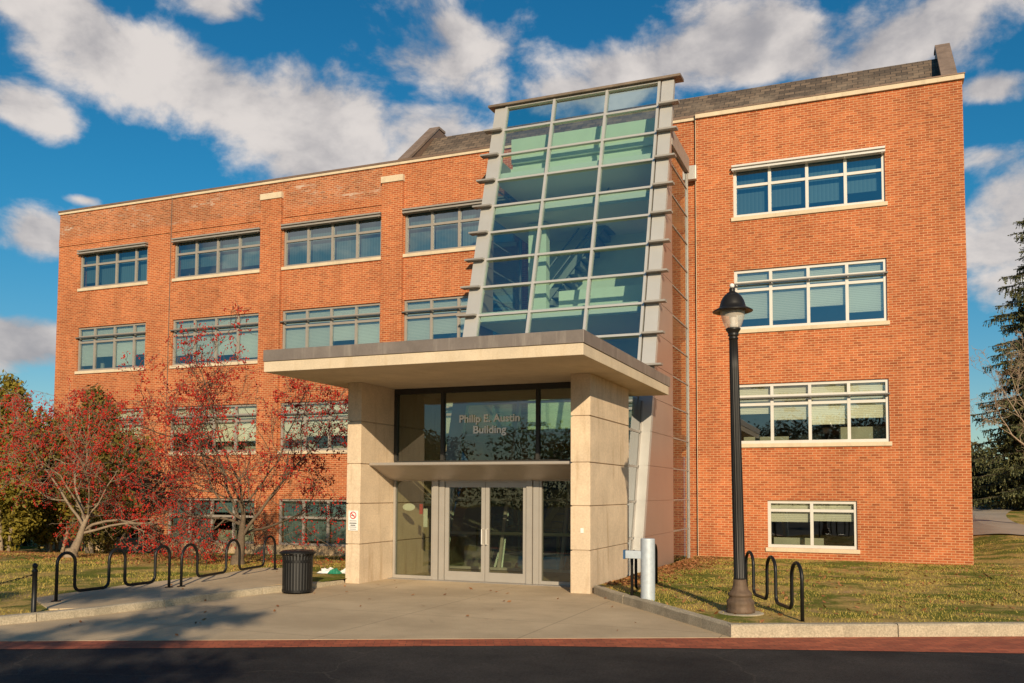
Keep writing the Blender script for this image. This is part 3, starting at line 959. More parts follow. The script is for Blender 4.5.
# side panels: from the pier back to the vertical glass strip
for (xa, xb) in ((-10.27, -10.17), (-5.045, -4.955)):
    mb = MB()
    edges_z = [0.03] + [z for z in sorted(ZR)[1:] if z < 11.5] + [12.0]
    for c, d in zip(edges_z, edges_z[1:]):
        c2, d2 = c + .007, d - .007
        y1 = 23.62
        ya, yb = FY(c2) + .165, FY(d2) + .165
        if yb < y1: poly = [(xa, ya, c2), (xa, y1, c2), (xa, y1, d2), (xa, yb, d2)]
        else:
            zt = (y1 - .165 - 20) / .3
            poly = [(xa, ya, c2), (xa, y1, c2), (xa, y1, zt)]
        mb.prism(poly, (xb - xa, 0, 0))
    ylo, yhi = FY(.03) + .17, 23.6
    mb.prism([(xa + .012, ylo, .03), (xa + .012, yhi, .03), (xa + .012, yhi, 11.35)], (xb - xa - .024, 0, 0))
    mb.build('side_panel', PANEL, tw)
    # glass strip
    mb = MB(); xm = (xa + xb) / 2
    mb.box(xm - .03, xm + .03, 23.63, 23.68, .03, 11.25); mb.box(xm - .035, xm + .04, 25.86, 25.93, .03, 11.6)
    for z in [q for q in ZR if .3 < q < 11.2]: mb.box(xm - .02, xm + .02, 23.68, 25.86, z - .016, z + .016)
    sf = mb.build('strip_frame', ALU_DARK, tw)
    mb = MB(); mb.quad((xm, 23.67, .04), (xm, 25.87, .04), (xm, 25.87, 11.25), (xm, 23.67, 11.25))
    mb.build('pane', G_DOOR, sf)
    mb = MB(); mb.box(xm - .07, xm + .07, 23.60, 25.95, 11.26, 11.70)
    mb.build('header_beam', ALU_DARK, tw)
mb = MB()
for xm in (-10.24, -5.03):
    mb = MB(); mb.box(xm - .05, xm + .11, 19.9, 26.35, -.3, .028); mb.build('plinth', CONC, tw)
# inside
STAIRM = mat('stair_paint', (0.22, 0.24, 0.22), 0.7)
mb = MB()
for z, y0 in ((3.55, 22.3), (6.80, 22.4), (10.05, 23.4)):
    mb = MB(); mb.box(-10.12, -5.1, y0, 26.45, z - .30, z); mb.build('landing', CEIL, tw)
mb = MB(); mb.box(-10.12, -5.1, 23.5, 26.55, 10.86, 11.06); mb.build('tower_roof', CEIL, tw)
mb = MB()
mb.box(-10.14, -5.45, 24.9, 25.0, 11.86, 12.62); mb.box(-10.14, -5.45, 24.85, 24.95, 11.52, 11.68); mb.box(-10.14, -5.45, 25.02, 25.1, 11.07, 12.5)   # pale upstand behind the screen
mb.box(-8.5, -5.2, 24.6, 24.7, 6.82, 7.75); mb.box(-9.2, -6.3, 24.6, 24.7, 3.58, 4.7)
mb.box(-10.1, -5.6, 26.36, 26.48, 3.0, 10.85); mb.box(-9.3, -8.75, 24.2, 24.5, 3.58, 9.72)
mb.build('inner_wall', PALEWALL, tw)
mb = MB()
for i, (z0, z1) in enumerate(((.02, 3.4), (3.55, 6.65), (6.8, 9.9))):
    xa, xb = (-9.7, -7.3)
    for k in range(14):
        t = k / 14; zs_ = z0 + (z1 - z0) * t; xx = xa + (xb - xa) * t if i % 2 == 0 else xb - (xb - xa) * t
        mb.box(xx, xx + .26, 25.3, 26.2, zs_ + .05, zs_ + .22)
    a, b = ((xa, z0), (xb + .2, z1)) if i % 2 == 0 else ((xb + .2, z0), (xa, z1))
    for q in (0.02, .5, 1.0): mb.prism([(a[0], 25.2, a[1] + q), (b[0], 25.2, b[1] + q), (b[0], 25.2, b[1] + q + (.3 if q < .1 else .05)), (a[0], 25.2, a[1] + q + (.3 if q < .1 else .05))], (0, .06, 0))
mb.build('stair', STAIRM, tw)
mb = MB(); mb.box(-9.9, -5.2, 26.44, 26.5, .02, 2.95)
mb.build('blue_wall', BLUEWALL, tw)
mb = MB(); mb.box(-8.1, -5.2, 23.0, 23.12, 2.75, 3.02); 
mb.build('blue_beam', BLUEWALL, tw)
mb = MB(); mb.box(-8.1, -5.2, 22.985, 22.998, 3.03, 3.20)
mb.build('yellow_stripe', YELLOW, tw)

xg = GLX
mb = MB()
for z in (0.85, 1.68, 2.5, 3.33): mb.box(xg - .025, xg + .025, 19.12, FY(z) + .01, z - .025, z + .025)
mb.box(xg - .03, xg + .03, 19.12, 19.17, .02, 4.1)
mb.prism([(xg - .025, FY(0.02) - .07, 0.02), (xg - .025, FY(4.1) - .07, 4.1), (xg - .025, FY(4.1) + .015, 4.1), (xg - .025, FY(.02) + .015, 0.02)], (.05, 0, 0))
ss = mb.build('side_light_frame', ALU_DARK, tw)
mb = MB(); mb.quad((xg, 19.15, .03), (xg, FY(.03), .03), (xg, FY(4.1), 4.1), (xg, 19.15, 4.1))
mb.build('pane', G_DOOR, ss)

# ------------------------------------------------------------------ entrance portico
pt = thing('entrance_portico', (-7.6, 16.8, 0.0), 'concrete entrance portico with wide flat canopy, columns and glass doors', 'portico')
JZ = [0.80, 1.635, 2.457, 3.34]


def column(x0, x1, y0, y1, zt):
    mb = MB(); zs_ = [-0.1] + JZ + [zt]
    for a, b in zip(zs_, zs_[1:]): mb.box(x0, x1, y0, y1, a + (.011 if a > 0 else 0), b - (.011 if b < zt else 0))
    mb.box(x0 + .025, x1 - .025, y0 + .025, y1 - .025, -.1, zt - .002)
    return mb.build('column', CONC, pt, bevel=.006)


cL = column(-10.19, -9.86, 16.05, 19.8, 4.148)
cR = column(-5.37, -4.98, 16.25, 19.1, 4.148)
mb = MB(); mb.box(-5.17, -5.11, 16.238, 16.249, 1.13, 1.22)
mb.build('wall_plate', WHITE, cR)
mb = MB()
mb.box(-10.79, -4.42, 14.03, 20.6, 4.15, 4.345)
mb.build('canopy_slab', CONC_EDGE, pt, bevel=.008)
mb = MB(); mb.box(-10.80, -4.405, 14.015, 20.7, 4.352, 4.57)
mb.box(-10.74, -4.47, 14.08, 20.6, 4.34, 4.36)
mb.build('canopy_fascia', FASCIA, pt, bevel=.006)
# eyebrow canopy over the doors, curved underside
prof = []
for k in range(13):
    t = k / 12; prof.append((-9.852, 16.40 + 1.02 * t, 2.425 - 0.29 * math.sin(t * math.pi / 2) ** 1.5))
prof = [(-9.852, 16.38, 2.49), (-9.852, 16.38, 2.44)] + prof + [(-9.852, 17.42, 2.50)]
mb = MB(); mb.prism(prof, (4.474, 0, 0))
mb.build('eyebrow_canopy', EYEBROW, pt)
# upper glazing
yg = 17.46
mb = MB()
mb.box(-9.855, -5.375, yg - .05, yg + .08, 4.03, 4.146); mb.box(-9.855, -5.375, yg - .03, yg + .08, 2.505, 2.56)
for x in (-9.82, -8.675, -6.48, -5.41): mb.box(x - .035, x + .035, yg - .05, yg + .08, 2.56, 4.03)
ug = mb.build('transom_frame', DARKFRAME, pt)
mb = MB()
for a, b in ((-9.785, -8.71), (-8.64, -6.515), (-6.445, -5.445)): mb.quad((a, yg, 2.56), (b, yg, 2.56), (b, yg, 4.03), (a, yg, 4.03))
mb.build('pane', G_DOOR, ug)
# posts
for a, b in ((-8.855, -8.60), (-6.70, -6.435)):
    mb = MB(); mb.box(a, (a + b) / 2 - .008, yg - .09, yg + .10, 0.003, 2.30); mb.box((a + b) / 2 + .008, b, yg - .06, yg + .10, .003, 2.30)
    mb.build('door_post', DOORALU, pt)
mb = MB(); mb.box(-8.595, -6.705, yg - .06, yg + .09, 2.10, 2.30)
mb.build('door_head', DOORALU, pt)
# sidelights
for a, b in ((-9.85, -8.86), (-6.43, -5.38)):
    mb = MB()
    mb.box(a, a + .05, yg - .05, yg + .07, .003, 2.25); mb.box(b - .05, b, yg - .05, yg + .07, .003, 2.25)
    mb.box(a + .05, b - .05, yg - .05, yg + .07, .003, .075); mb.box(a + .05, b - .05, yg - .05, yg + .07, 2.12, 2.25)
    sl = mb.build('sidelight_frame', DOORALU, pt)
    mb = MB(); mb.quad((a + .05, yg, .075), (b - .05, yg, .075), (b - .05, yg, 2.12), (a + .05, yg, 2.12))
    mb.build('pane', G_DOOR, sl)
# doors
for s, (a, b) in ((1, (-8.59, -7.655)), (-1, (-7.645, -6.71))):
    mb = MB(); st = .085
    mb.box(a, a + st, yg - .03, yg + .03, .012, 2.095); mb.box(b - st, b, yg - .03, yg + .03, .012, 2.095)
    mb.box(a + st, b - st, yg - .03, yg + .03, .012, .20); mb.box(a + st, b - st, yg - .03, yg + .03, 1.985, 2.095)
    d = mb.build('door', DOORALU, pt)
    mb = MB(); mb.quad((a + st, yg, .20), (b - st, yg, .20), (b - st, yg, 1.985), (a + st, yg, 1.985))
    mb.build('pane', G_DOOR, d)
    hx = (b - .045) if s > 0 else (a + .045)
    mb = MB(); mb.tube([(hx, yg - .03, .78), (hx, yg - .10, .79), (hx, yg - .10, 1.10), (hx, yg - .03, 1.11)], .013, 8)
    mb.build('handle', FRAME_LIGHT, d)
mb = MB(); mb.box(-9.85, -5.38, 17.2, 17.7, 0.001, 0.011)
mb.build('threshold', ALU_DARK, pt)


def text_mesh(name, body, size, m_, parent, loc, xscale=1.0, bold=0.0):
    cu = bpy.data.curves.new(name, 'FONT'); cu.body = body; cu.size = size; cu.extrude = 0.003; cu.offset = bold
    cu.space_character = 1.0
    ob = bpy.data.objects.new(name + '_tmp', cu); COL.objects.link(ob)
    dg = bpy.context.evaluated_depsgraph_get()
    me = bpy.data.meshes.new_from_object(ob.evaluated_get(dg))
    bpy.data.objects.remove(ob)
    me.name = name
    off = ROOTLOC[parent.name]
    co = np.empty(len(me.vertices) * 3); me.vertices.foreach_get('co', co); co = co.reshape(-1, 3)
    w = co[:, 0].max() - co[:, 0].min(); x0 = co[:, 0].min()
    out_ = np.stack([loc[0] + (co[:, 0] - x0) * xscale / w - off[0], loc[1] - co[:, 2] - off[1], loc[2] + co[:, 1] - off[2]], 1)
    me.vertices.foreach_set('co', out_.ravel()); me.materials.clear(); me.materials.append(m_); me.update()
    o = bpy.data.objects.new(name, me); COL.objects.link(o); o.parent = parent
    ROOTLOC[o.name] = off.copy()
    return o


text_mesh('lettering', 'Philip E. Austin', 0.225, LETTER, pt, (-8.27, yg - .03, 3.375), 1.39, 0.005)
text_mesh('lettering', 'Building', 0.225, LETTER, pt, (-7.94, yg - .03, 3.135), 0.76, 0.005)
# stickers inside the left sidelight
mb = MB()
mb.prism([(-9.50 + .155 * math.cos(a * math.pi / 10), yg + .02, 1.55 + .08 * math.sin(a * math.pi / 10)) for a in range(20)], (0, .004, 0))
mb.build('oval_sticker', WHITE, pt)
mb = MB(); mb.box(-9.24, -9.16, yg + .02, yg + .024, 1.40, 1.62)
mb.build('red_sticker', RED, pt)
mb = MB(); mb.box(-9.14, -9.0 - .04, yg + .02, yg + .024, 1.12, 1.52)
mb.build('notice', WHITE, pt)

# no smoking sign on the left column
ns = thing('no_smoking_sign', (-10.0, 16.04, 1.28), 'small white no smoking sign with red ring on left concrete column', 'sign')
mb = MB(); mb.box(-10.125, -9.90, 16.032, 16.048, 1.08, 1.49)
mb.build('plate', WHITE, ns)
mb = MB(); c = (-10.012, 16.030, 1.395)
seg = 28
for k in range(seg):
    a, b = 2 * math.pi * k / seg, 2 * math.pi * (k + 1) / seg
    mb.quad(*[(c[0] + r * math.cos(t), c[1], c[2] + r * math.sin(t)) for r, t in ((.058, a), (.078, a), (.078, b), (.058, b))][::-1])
mb.prism([(c[0] - .05, c[1] - .001, c[2] + .035), (c[0] - .036, c[1] - .001, c[2] + .05), (c[0] + .05, c[1] - .001, c[2] - .035), (c[0] + .036, c[1] - .001, c[2] - .05)], (0, .0005, 0))
mb.build('red_ring', RED, ns)
mb = MB(); mb.box(c[0] - .045, c[0] + .03, c[1] + .0005, c[1] + .0015, c[2] - .012, c[2] + .006)
for k, (wd, hh) in enumerate(((.17, .012), (.17, .02), (.12, .02), (.17, .012), (.15, .012))):
    z = 1.285 - k * .042; mb.box(-10.012 - wd / 2, -10.012 + wd / 2, 16.0302, 16.0312, z - hh, z)
mb.build('print', BLACKMARK, ns)

# reception table inside the lobby
tb = thing('lobby_table', (-7.7, 20.6, 0), 'pale table standing inside the lobby behind the glass doors', 'table')
mb = MB(); mb.box(-8.8, -6.5, 20.2, 20.95, .86, .92); mb.build('tabletop', PALEWALL, tb)
for x in (-8.6, -7.1):
    mb = MB(); mb.box(x - .03, x + .03, 20.5, 20.6, .02, .86); mb.build('leg', FRAME_LIGHT, tb)

# ------------------------------------------------------------------ street lamp
LX, LY, LZ = -1.865, 13.56, 0.135
lp = thing('street_lamp', (LX, LY, LZ), 'tall black fluted lamp post with acorn lantern and rusty flared base', 'street lamp')
lp.rotation_euler = (0, -0.017, 0)     # the post leans a little
c0 = (LX, LY, LZ)
mb = MB(); mb.lathe(c0, [(.33, -.2), (.33, .012), (.31, .02)], 32); mb.build('concrete_footing', GRANITE, lp)
mb = MB()
mb.lathe(c0, [(.205, .018), (.21, .04), (.208, .07), (.195, .09), (.20, .14), (.205, .17), (.185, .205), (.165, .225), (.16, .25), (.172, .262), (.178, .28), (.17, .30), (.145, .325), (.115, .36), (.10, .42), (.094, .47), (.092, .50)], 48, flute=16, fl_amt=.03)
mb.build('base', LAMP_BASE, lp, smooth=True)
mb = MB(); mb.lathe(c0, [(.09, .495), (.092, .52), (.084, .54), (.082, 1.6), (.076, 2.6), (.068, 3.6), (.063, 4.06)], 64, flute=16, fl_amt=.13)
mb.build('pole', LAMP_IRON, lp, smooth=True)
mb = MB(); mb.lathe(c0, [(.070, 4.045), (.074, 4.06), (.064, 4.075), (.060, 4.09), (.078, 4.10), (.08, 4.115), (.072, 4.125), (.082, 4.15), (.104, 4.18), (.112, 4.205), (.098, 4.215)], 32)
mb.build('collar', LAMP_IRON, lp, smooth=True)
mb = MB(); mb.lathe(c0, [(.098, 4.215), (.115, 4.230), (.135, 4.280), (.158, 4.350), (.175, 4.420), (.182, 4.490), (.182, 4.530)], 40, cap=False)
mb.build('lantern_globe', G_LAMP, lp, smooth=True)
mb = MB(); mb.lathe(c0, [(.05, 4.210), (.05, 4.270), (.035, 4.290), (.045, 4.330), (.055, 4.390), (.045, 4.470), (.02, 4.510)], 20)
mb.build('bulb', WHITE, lp, smooth=True)
mb = MB()
mb.lathe(c0, [(.185, 4.495), (.285, 4.460), (.296, 4.465), (.294, 4.475), (.24, 4.505), (.195, 4.530), (.186, 4.570), (.168, 4.630), (.135, 4.690), (.10, 4.725), (.085, 4.730), (.08, 4.745), (.052, 4.755), (.040, 4.780), (.046, 4.795), (.044, 4.810), (.03, 4.825)], 40, cap=False)
mb.lathe(c0, [(.184, 4.492), (.17, 4.550), (.10, 4.590), (.01, 4.600)], 32, cap=False)
hood = mb.build('hood', LAMP_IRON, lp, smooth=True)
mb = MB()
mb.lathe((LX, LY, LZ), [(.002, 4.815), (.02, 4.820), (.034, 4.840), (.037, 4.855), (.034, 4.870), (.02, 4.888), (.002, 4.892)], 20)
mb.build('finial', WHITE, lp, smooth=True)  # white colour stands in for the sun's glint on the ball

# ------------------------------------------------------------------ bike racks


def rack(a, b, humps, hz, label, zg, r=.026, ratio=2.0, zlow=.13):
    """serpentine tube: starts and ends on the ground, arches up 'humps' times"""
    a = Vector((a[0], a[1], 0)); b = Vector((b[0], b[1], 0)); d = (b - a); L = d.length; d.normalize()
    nv = humps - 1
    hw = L / (humps + nv * ratio); vw = hw * ratio
    pts = [(0, -0.06)]; s = 0
    def arc(x0, w, ztop, up):
        rr = w / 2; o = []
        for k in range(0, 13):
            t = math.pi * k / 12
            o.append((x0 + rr - rr * math.cos(t), ztop - rr + rr * math.sin(t)) if up else None)
        return o
    for h in range(humps):
        pts += arc(s, hw, hz, True); s += hw
        if h < humps - 1:
            rc = 0.11
            pts += [(s, zlow + rc)] + [(s + rc - rc * math.cos(t), zlow + rc - rc * math.sin(t)) for t in (.4, .8, 1.2, 1.57)]
            pts += [(s + vw - rc + rc * math.sin(t), zlow + rc - rc * math.cos(t)) for t in (0, .4, .8, 1.2, 1.57)]
            s += vw
    pts.append((L, -0.06))
    root = thing('bike_rack', (a.x, a.y, zg), label, 'bike rack', 'black serpentine bike racks')
    mb = MB(); mb.tube([(a.x + d.x * p, a.y + d.y * p, zg + z) for p, z in pts], r, 12)
    mb.build('tube', IRON, root, smooth=True)
    for q in (a, b):
        mb = MB(); mb.lathe((q.x, q.y, zg), [(.075, -.01), (.075, .012), (.03, .016)], 16); mb.build('foot_plate', IRON, root)
    return root


rack((-12.12, 10.66), (-12.02, 13.02), 3, .76, 'black serpentine bike rack nearest the chained bollard', .118)
rack((-11.92, 13.22), (-12.58, 16.9), 3, .76, 'black serpentine bike rack between the trash can and the first rack', .118)
rack((-0.97, 13.1), (-2.05, 15.6), 3, .80, 'black serpentine bike rack on the lawn beside the lamp post', .12, ratio=1.7)
rack((-3.86, 15.0), (-3.98, 17.35), 3, .78, 'black bike rack seen end on behind the pale blue post', .11)

# ------------------------------------------------------------------ trash can
TX, TY = -10.0, 14.12
tr = thing('trash_can', (TX, TY, 0.0), 'black slatted metal trash can beside the bike pad', 'trash can')
mb = MB(); mb.lathe((TX, TY, 0), [(.245, .06), (.255, .70), (.20, .70), (.2, .1)], 32); mb.build('liner', BLACKMARK, tr, smooth=False)
mb = MB()
for k in range(30):
    an = 2 * math.pi * k / 30; ca, sa = math.cos(an), math.sin(an); tx, ty = -sa * .014, ca * .014
    prf = [(.272, .04), (.277, .60), (.285, .68), (.325, .745)]
    for (r0, z0), (r1, z1) in zip(prf, prf[1:]):
        mb.prism([(TX + ca * r0 - tx, TY + sa * r0 - ty, z0), (TX + ca * r0 + tx, TY + sa * r0 + ty, z0), (TX + ca * r1 + tx, TY + sa * r1 + ty, z1), (TX + ca * r1 - tx, TY + sa * r1 - ty, z1)], (-ca * .008, -sa * .008, 0))
mb.build('slats', IRON, tr)
mb = MB()
for (r, z) in ((.268, .05), (.268, .60)):
    mb.lathe((TX, TY, 0), [(r, z - .02), (r + .012, z - .02), (r + .012, z + .02), (r, z + .02)], 32)
    mb.build('band', IRON, tr); mb = MB()
mb.lathe((TX, TY, 0), [(.31, .735), (.335, .74), (.335, .76), (.31, .765)], 32, cap=False)
mb.build('rim', IRON, tr)
mb = MB(); mb.lathe((TX, TY, 0), [(.33, .745), (.325, .765), (.28, .79), (.16, .80), (.15, .78), (.15, .74)], 32, cap=False)
mb.build('lid', IRON, tr, smooth=True)
mb = MB()
for k in range(4):
    an = math.pi / 4 + k * math.pi / 2; mb.box(TX + .2 * math.cos(an) - .03, TX + .2 * math.cos(an) + .03, TY + .2 * math.sin(an) - .03, TY + .2 * math.sin(an) + .03, 0.0, .07)
mb.build('foot', IRON, tr)

# crumpled litter by the column
lt = thing('litter_pile', (-11.0, 17.0, .1), 'crumpled white paper and green bag lying beside the concrete column', 'litter')
rnd = random.Random(11)


def crumple(cx, cy_, w, h, zb, n=9):
    mb = MB(); G = []
    for i in range(n):
        row = []
        for j in range(n):
            u, v_ = i / (n - 1) - .5, j / (n - 1) - .5
            q = 1 - 2 * max(abs(u), abs(v_))
            row.append((cx + u * w + rnd.uniform(-.03, .03), cy_ + v_ * h + rnd.uniform(-.03, .03), zb + .015 + .16 * max(0, q) ** .7 * rnd.uniform(.4, 1)))
        G.append(row)
    for i in range(n - 1):
        for j in range(n - 1): mb.quad(G[i][j], G[i + 1][j], G[i + 1][j + 1], G[i][j + 1])
    return mb


crumple(-11.15, 16.9, .38, .4, .09).build('paper', WHITE, lt)
crumple(-10.75, 17.05, .32, .35, .09).build('paper', WHITE, lt)
crumple(-10.93, 16.8, .26, .22, .09).build('bag', mat('green_bag', (.03, .22, .13), .4), lt)
crumple(-10.52, 16.95, .25, .3, .09).build('bag', MATS['green_bag'], lt)

# ------------------------------------------------------------------ bollard with chain
bx, by = -11.37, 9.62
bo = thing('chain_bollard', (bx, by, .1), 'thin black bollard with ball finial holding a sagging chain', 'bollard')
mb = MB(); mb.lathe((bx, by, .09), [(.05, 0), (.05, .015), (.036, .03), (.036, .60), (.042, .61), (.042, .63), (.03, .64), (.022, .655), (.034, .675), (.038, .695), (.034, .715), (.02, .73), (.005, .735)], 24)
mb.build('post', IRON, bo, smooth=True)
mb = MB()
p0, p1 = Vector((bx, by, .09 + .575)), Vector((-13.6, 7.0, .64))
N = 70
for k in range(N):
    t = k / N; p = p0.lerp(p1, t); p.z -= .26 * (1 - (2 * t - 1) ** 2)
    q = p0.lerp(p1, (k + 1) / N); q.z -= .26 * (1 - (2 * (k + 1) / N - 1) ** 2)
    e = (q - p).normalized(); sd = e.cross(Vector((0, 0, 1))).normalized() if k % 2 else Vector((0, 0, 1))
    m_ = (p + q) / 2; ln = (q - p).length * .72
    ring = [m_ + e * ln * math.cos(a * math.pi / 4) + sd * .012 * math.sin(a * math.pi / 4) for a in range(9)]
    mb.tube(ring, .0045, 5, cap=False)
mb.build('chain', IRON, bo)
bo2 = thing('chain_bollard', (-13.6, 7.0, .1), 'thin black bollard at the far end of the chain', 'bollard')
mb = MB(); mb.lathe((-13.6, 7.0, .09), [(.05, 0), (.05, .015), (.036, .03), (.036, .60), (.042, .61), (.042, .63), (.03, .64), (.022, .655), (.034, .675), (.038, .695), (.034, .715), (.02, .73), (.005, .735)], 24)
mb.build('post', IRON, bo2, smooth=True)

# ------------------------------------------------------------------ push-button post
px_, py_ = -3.52, 14.72
pb = thing('push_button_post', (px_, py_, .13), 'pale blue grey steel post with a side arm for the door button', 'post')
mb = MB(); mb.lathe((px_, py_, .10), [(.118, -.1), (.118, 1.02), (.112, 1.035), (.0, 1.04)], 32, cap=False); mb.build('post', PALEBLUE, pb, smooth=False)
mb = MB(); mb.box(px_ - .37, px_ - .09, py_ - .055, py_ + .055, .80, .93); mb.build('arm', PALEBLUE, pb, bevel=.008)
mb = MB(); mb.box(px_ - .405, px_ - .372, py_ - .06, py_ + .06, .79, .94); mb.build('button_plate', mat('blue_plate', (.04, .10, .2), .4), pb)

# ------------------------------------------------------------------ trees


def grow(mb, tips, rnd, p, d, length, r, level, maxl, spec):
    """one branch with its children; tips collects (point, direction) along the fine twigs"""
    n = max(3, int(4 + length * 1.6)) if level < 3 else 3
    pts = [p.copy()]; rad = [r]; q = p.copy(); dd = d.copy()
    wob = spec['wob'][min(level, len(spec['wob']) - 1)]
    upb = spec['up'][min(level, len(spec['up']) - 1)]
    for k in range(n):
        dd = (dd + Vector((rnd.gauss(0, wob), rnd.gauss(0, wob), rnd.gauss(0, wob) + upb))).normalized()
        q = q + dd * (length / n); pts.append(q.copy()); rad.append(max(spec['rmin'], r * (1 - (k + 1) / n * spec['taper'])))
    mb.tube(pts, rad, spec['sides'][min(level, len(spec['sides']) - 1)], cap=False)
    if level >= maxl:
        for k in range(1, len(pts)): tips.append((pts[k], dd))
        return
    cnt = spec['kids'][level]
    c = rnd.randint(cnt[0], cnt[1])
    for i in range(c):
        lo = spec['start'][level]
        t = lo + (1 - lo) * (i + rnd.random()) / c
        idx = min(n - 1, int(t * n)); fr_ = t * n - idx
        bp = pts[idx].lerp(pts[idx + 1], fr_); br = rad[idx] * (1 - fr_) + rad[idx + 1] * fr_
        ax = (pts[idx + 1] - pts[idx]).normalized()
        an = R(rnd.uniform(*spec['ang'][level])); ro = rnd.uniform(0, 2 * math.pi) if level else 2 * math.pi * (i / c) + rnd.uniform(-.3, .3)
        o = ax.orthogonal().normalized(); o2 = ax.cross(o)
        nd = (ax * math.cos(an) + (o * math.cos(ro) + o2 * math.sin(ro)) * math.sin(an)).normalized()
        ln = length * rnd.uniform(*spec['len'][level]) * (1 - spec.get('short', .35) * t if level else 1)
        grow(mb, tips, rnd, bp, nd, ln, max(spec['rmin'], br * rnd.uniform(*spec['rr'])), level + 1, maxl, spec)
    if level >= 2:
        tips.append((pts[-1], dd))


CRAB = dict(wob=[.10, .16, .2, .24, .28], up=[.05, .03, .02, .0, -.03], sides=[10, 7, 5, 4, 3], kids=[(7, 8), (6, 8), (6, 8), (4, 6)], start=[.55, .25, .18, .15],
            ang=[(38, 82), (28, 65), (30, 75), (30, 80)], len=[(2.0, 2.7), (.45, .7), (.40, .65), (.4, .75)], rr=(.45, .68), taper=.72, rmin=.0045)

CRAB_MID = dict(CRAB); CRAB_MID['ang'] = [(28, 64), (28, 65), (30, 75), (30, 80)]; CRAB_MID['start'] = [.45, .14, .12, .12]; CRAB_MID['kids'] = [(7, 8), (8, 9), (6, 8), (4, 6)]
CRAB_LOW = dict(CRAB); CRAB_LOW['ang'] = [(30, 72), (28, 65), (30, 75), (30, 80)]
OCT = np.array([(1, 0, 0), (-1, 0, 0), (0, 1, 0), (0, -1, 0), (0, 0, 1), (0, 0, -1)], float)
OCF = np.array([(0, 2, 4), (2, 1, 4), (1, 3, 4), (3, 0, 4), (2, 0, 5), (1, 2, 5), (3, 1, 5), (0, 3, 5)])


def berries(tips, rnd, per, rmin, rmax, spread, keep=1.0):
    C_, S_ = [], []
    for (p, d) in tips:
        if rnd.random() > keep: continue
        for _ in range(rnd.randint(*per)):
            C_.append((p.x + rnd.gauss(0, spread), p.y + rnd.gauss(0, spread), p.z + rnd.gauss(0, spread) - .02)); S_.append(rnd.uniform(rmin, rmax))
    C_ = np.array(C_); S_ = np.array(S_)
    tri = OCT[OCF].reshape(-1, 3)
    return (C_[:, None, :] + tri[None] * S_[:, None, None]).reshape(-1, 3)


def crabapple(x, y, z, h, seed, label, bark, per, keep, lean=(0, 0), spec=CRAB):
    rnd = random.Random(seed)
    root = thing('crabapple_tree', (x, y, z), label, 'tree', 'red berried crabapple trees')
    mb = MB(); tips = []
    grow(mb, tips, rnd, Vector((x, y, z - .1)), Vector((lean[0], lean[1], 1)).normalized(), h, .14, 0, 4, spec)
    mb.tube([(x, y, z - .15), (x, y, z + .02), (x + lean[0] * .1, y, z + .25)], [.22, .18, .14], 12, cap=False)
    mb.build('trunk', bark, root, smooth=True)
    fast_mesh('berries', berries(tips, rnd, per, .015, .029, .032, keep), 3, BERRY, root)
    return root, tips


crabapple(-14.5, 18.0, left_h(-14.5, 18), 1.55, 21, 'airy crabapple tree with red berries standing in front of the brick windows', BARK_CRAB, (2, 4), .44, spec=CRAB_MID)
crabapple(-20.1, 18.1, left_h(-20.1, 18.1), 1.35, 8, 'dense crabapple tree heavy with red berries in front of the evergreens', BARK_PALE, (2, 4), .55, (.1, 0), spec=CRAB_LOW)


def leaf_cloud(centers, radii, count, size, rnd_seed, flat=1.0, shell=.55):
    """small kite-shaped leaves scattered through overlapping clumps"""
    rg = np.random.default_rng(rnd_seed)
    centers = np.array(centers); radii = np.array(radii)
    w = radii.prod(1) ** .67; idx = rg.choice(len(centers), count, p=w / w.sum())
    d = rg.normal(size=(count, 3)); d /= np.linalg.norm(d, axis=1)[:, None]
    rad = shell + (1 - shell) * rg.random(count) ** .5
    rad *= 1 + .12 * rg.normal(size=count)
    P = centers[idx] + d * radii[idx] * rad[:, None]
    a = rg.normal(size=(count, 3)) + d * .4; a /= np.linalg.norm(a, axis=1)[:, None]
    b = np.cross(a, rg.normal(size=(count, 3))); b /= np.linalg.norm(b, axis=1)[:, None]
    s = size * rg.uniform(.6, 1.4, count)[:, None]
    return np.stack([P - a * s, P + b * s * .45, P + a * s, P - b * s * .45], 1).reshape(-1, 3)


def shrub(name, x, y, z, w, d, h, n, size, m_, seed, label, cat='shrub', group='evergreens by the building corner', clumps=26, stems=5, low=.12):
    rnd = random.Random(seed)
    root = thing(name, (x, y, z), label, cat, group)
    C_, R_ = [], []
    for k in range(clumps):
        t = low + (1 - low) * (k + .5) / clumps
        wd = math.sin(min(1, t * 1.25 + .12) * math.pi * .62) if t < .8 else max(.12, 1.02 - t) * 2.2
        an = rnd.uniform(0, 6.28); rr_ = rnd.uniform(.15, .6) * wd
        C_.append((x + math.cos(an) * rr_ * w / 2, y + math.sin(an) * rr_ * d / 2, z + h * t * .93))
        q = rnd.uniform(.28, .48) * max(.45, wd)
        R_.append((w * q * .75, d * q * .75, h * rnd.uniform(.08, .14)))
    fast_mesh('foliage', leaf_cloud(C_, R_, n, size, seed), 4, m_, root)
    mb = MB()
    for k in range(stems):
        an = 6.28 * k / stems + rnd.uniform(-.3, .3); rr_ = .12 * w
        p = Vector((x + math.cos(an) * rr_ * .5, y + math.sin(an) * rr_ * .5, z - .1))
        q = Vector((x + math.cos(an) * rr_ * 1.6, y + math.sin(an) * rr_ * 1.6, z + h * .45)); r3 = q + Vector((rnd.uniform(-.1, .1), 0, h * .4))
        mb.tube([p, p.lerp(q, .5) + Vector((rnd.uniform(-.08, .08), rnd.uniform(-.08, .08), 0)), q, r3], [.07, .055, .045, .015], 7, cap=False)
    mb.build('trunk', BARK_PALE, root, smooth=True)
    return root


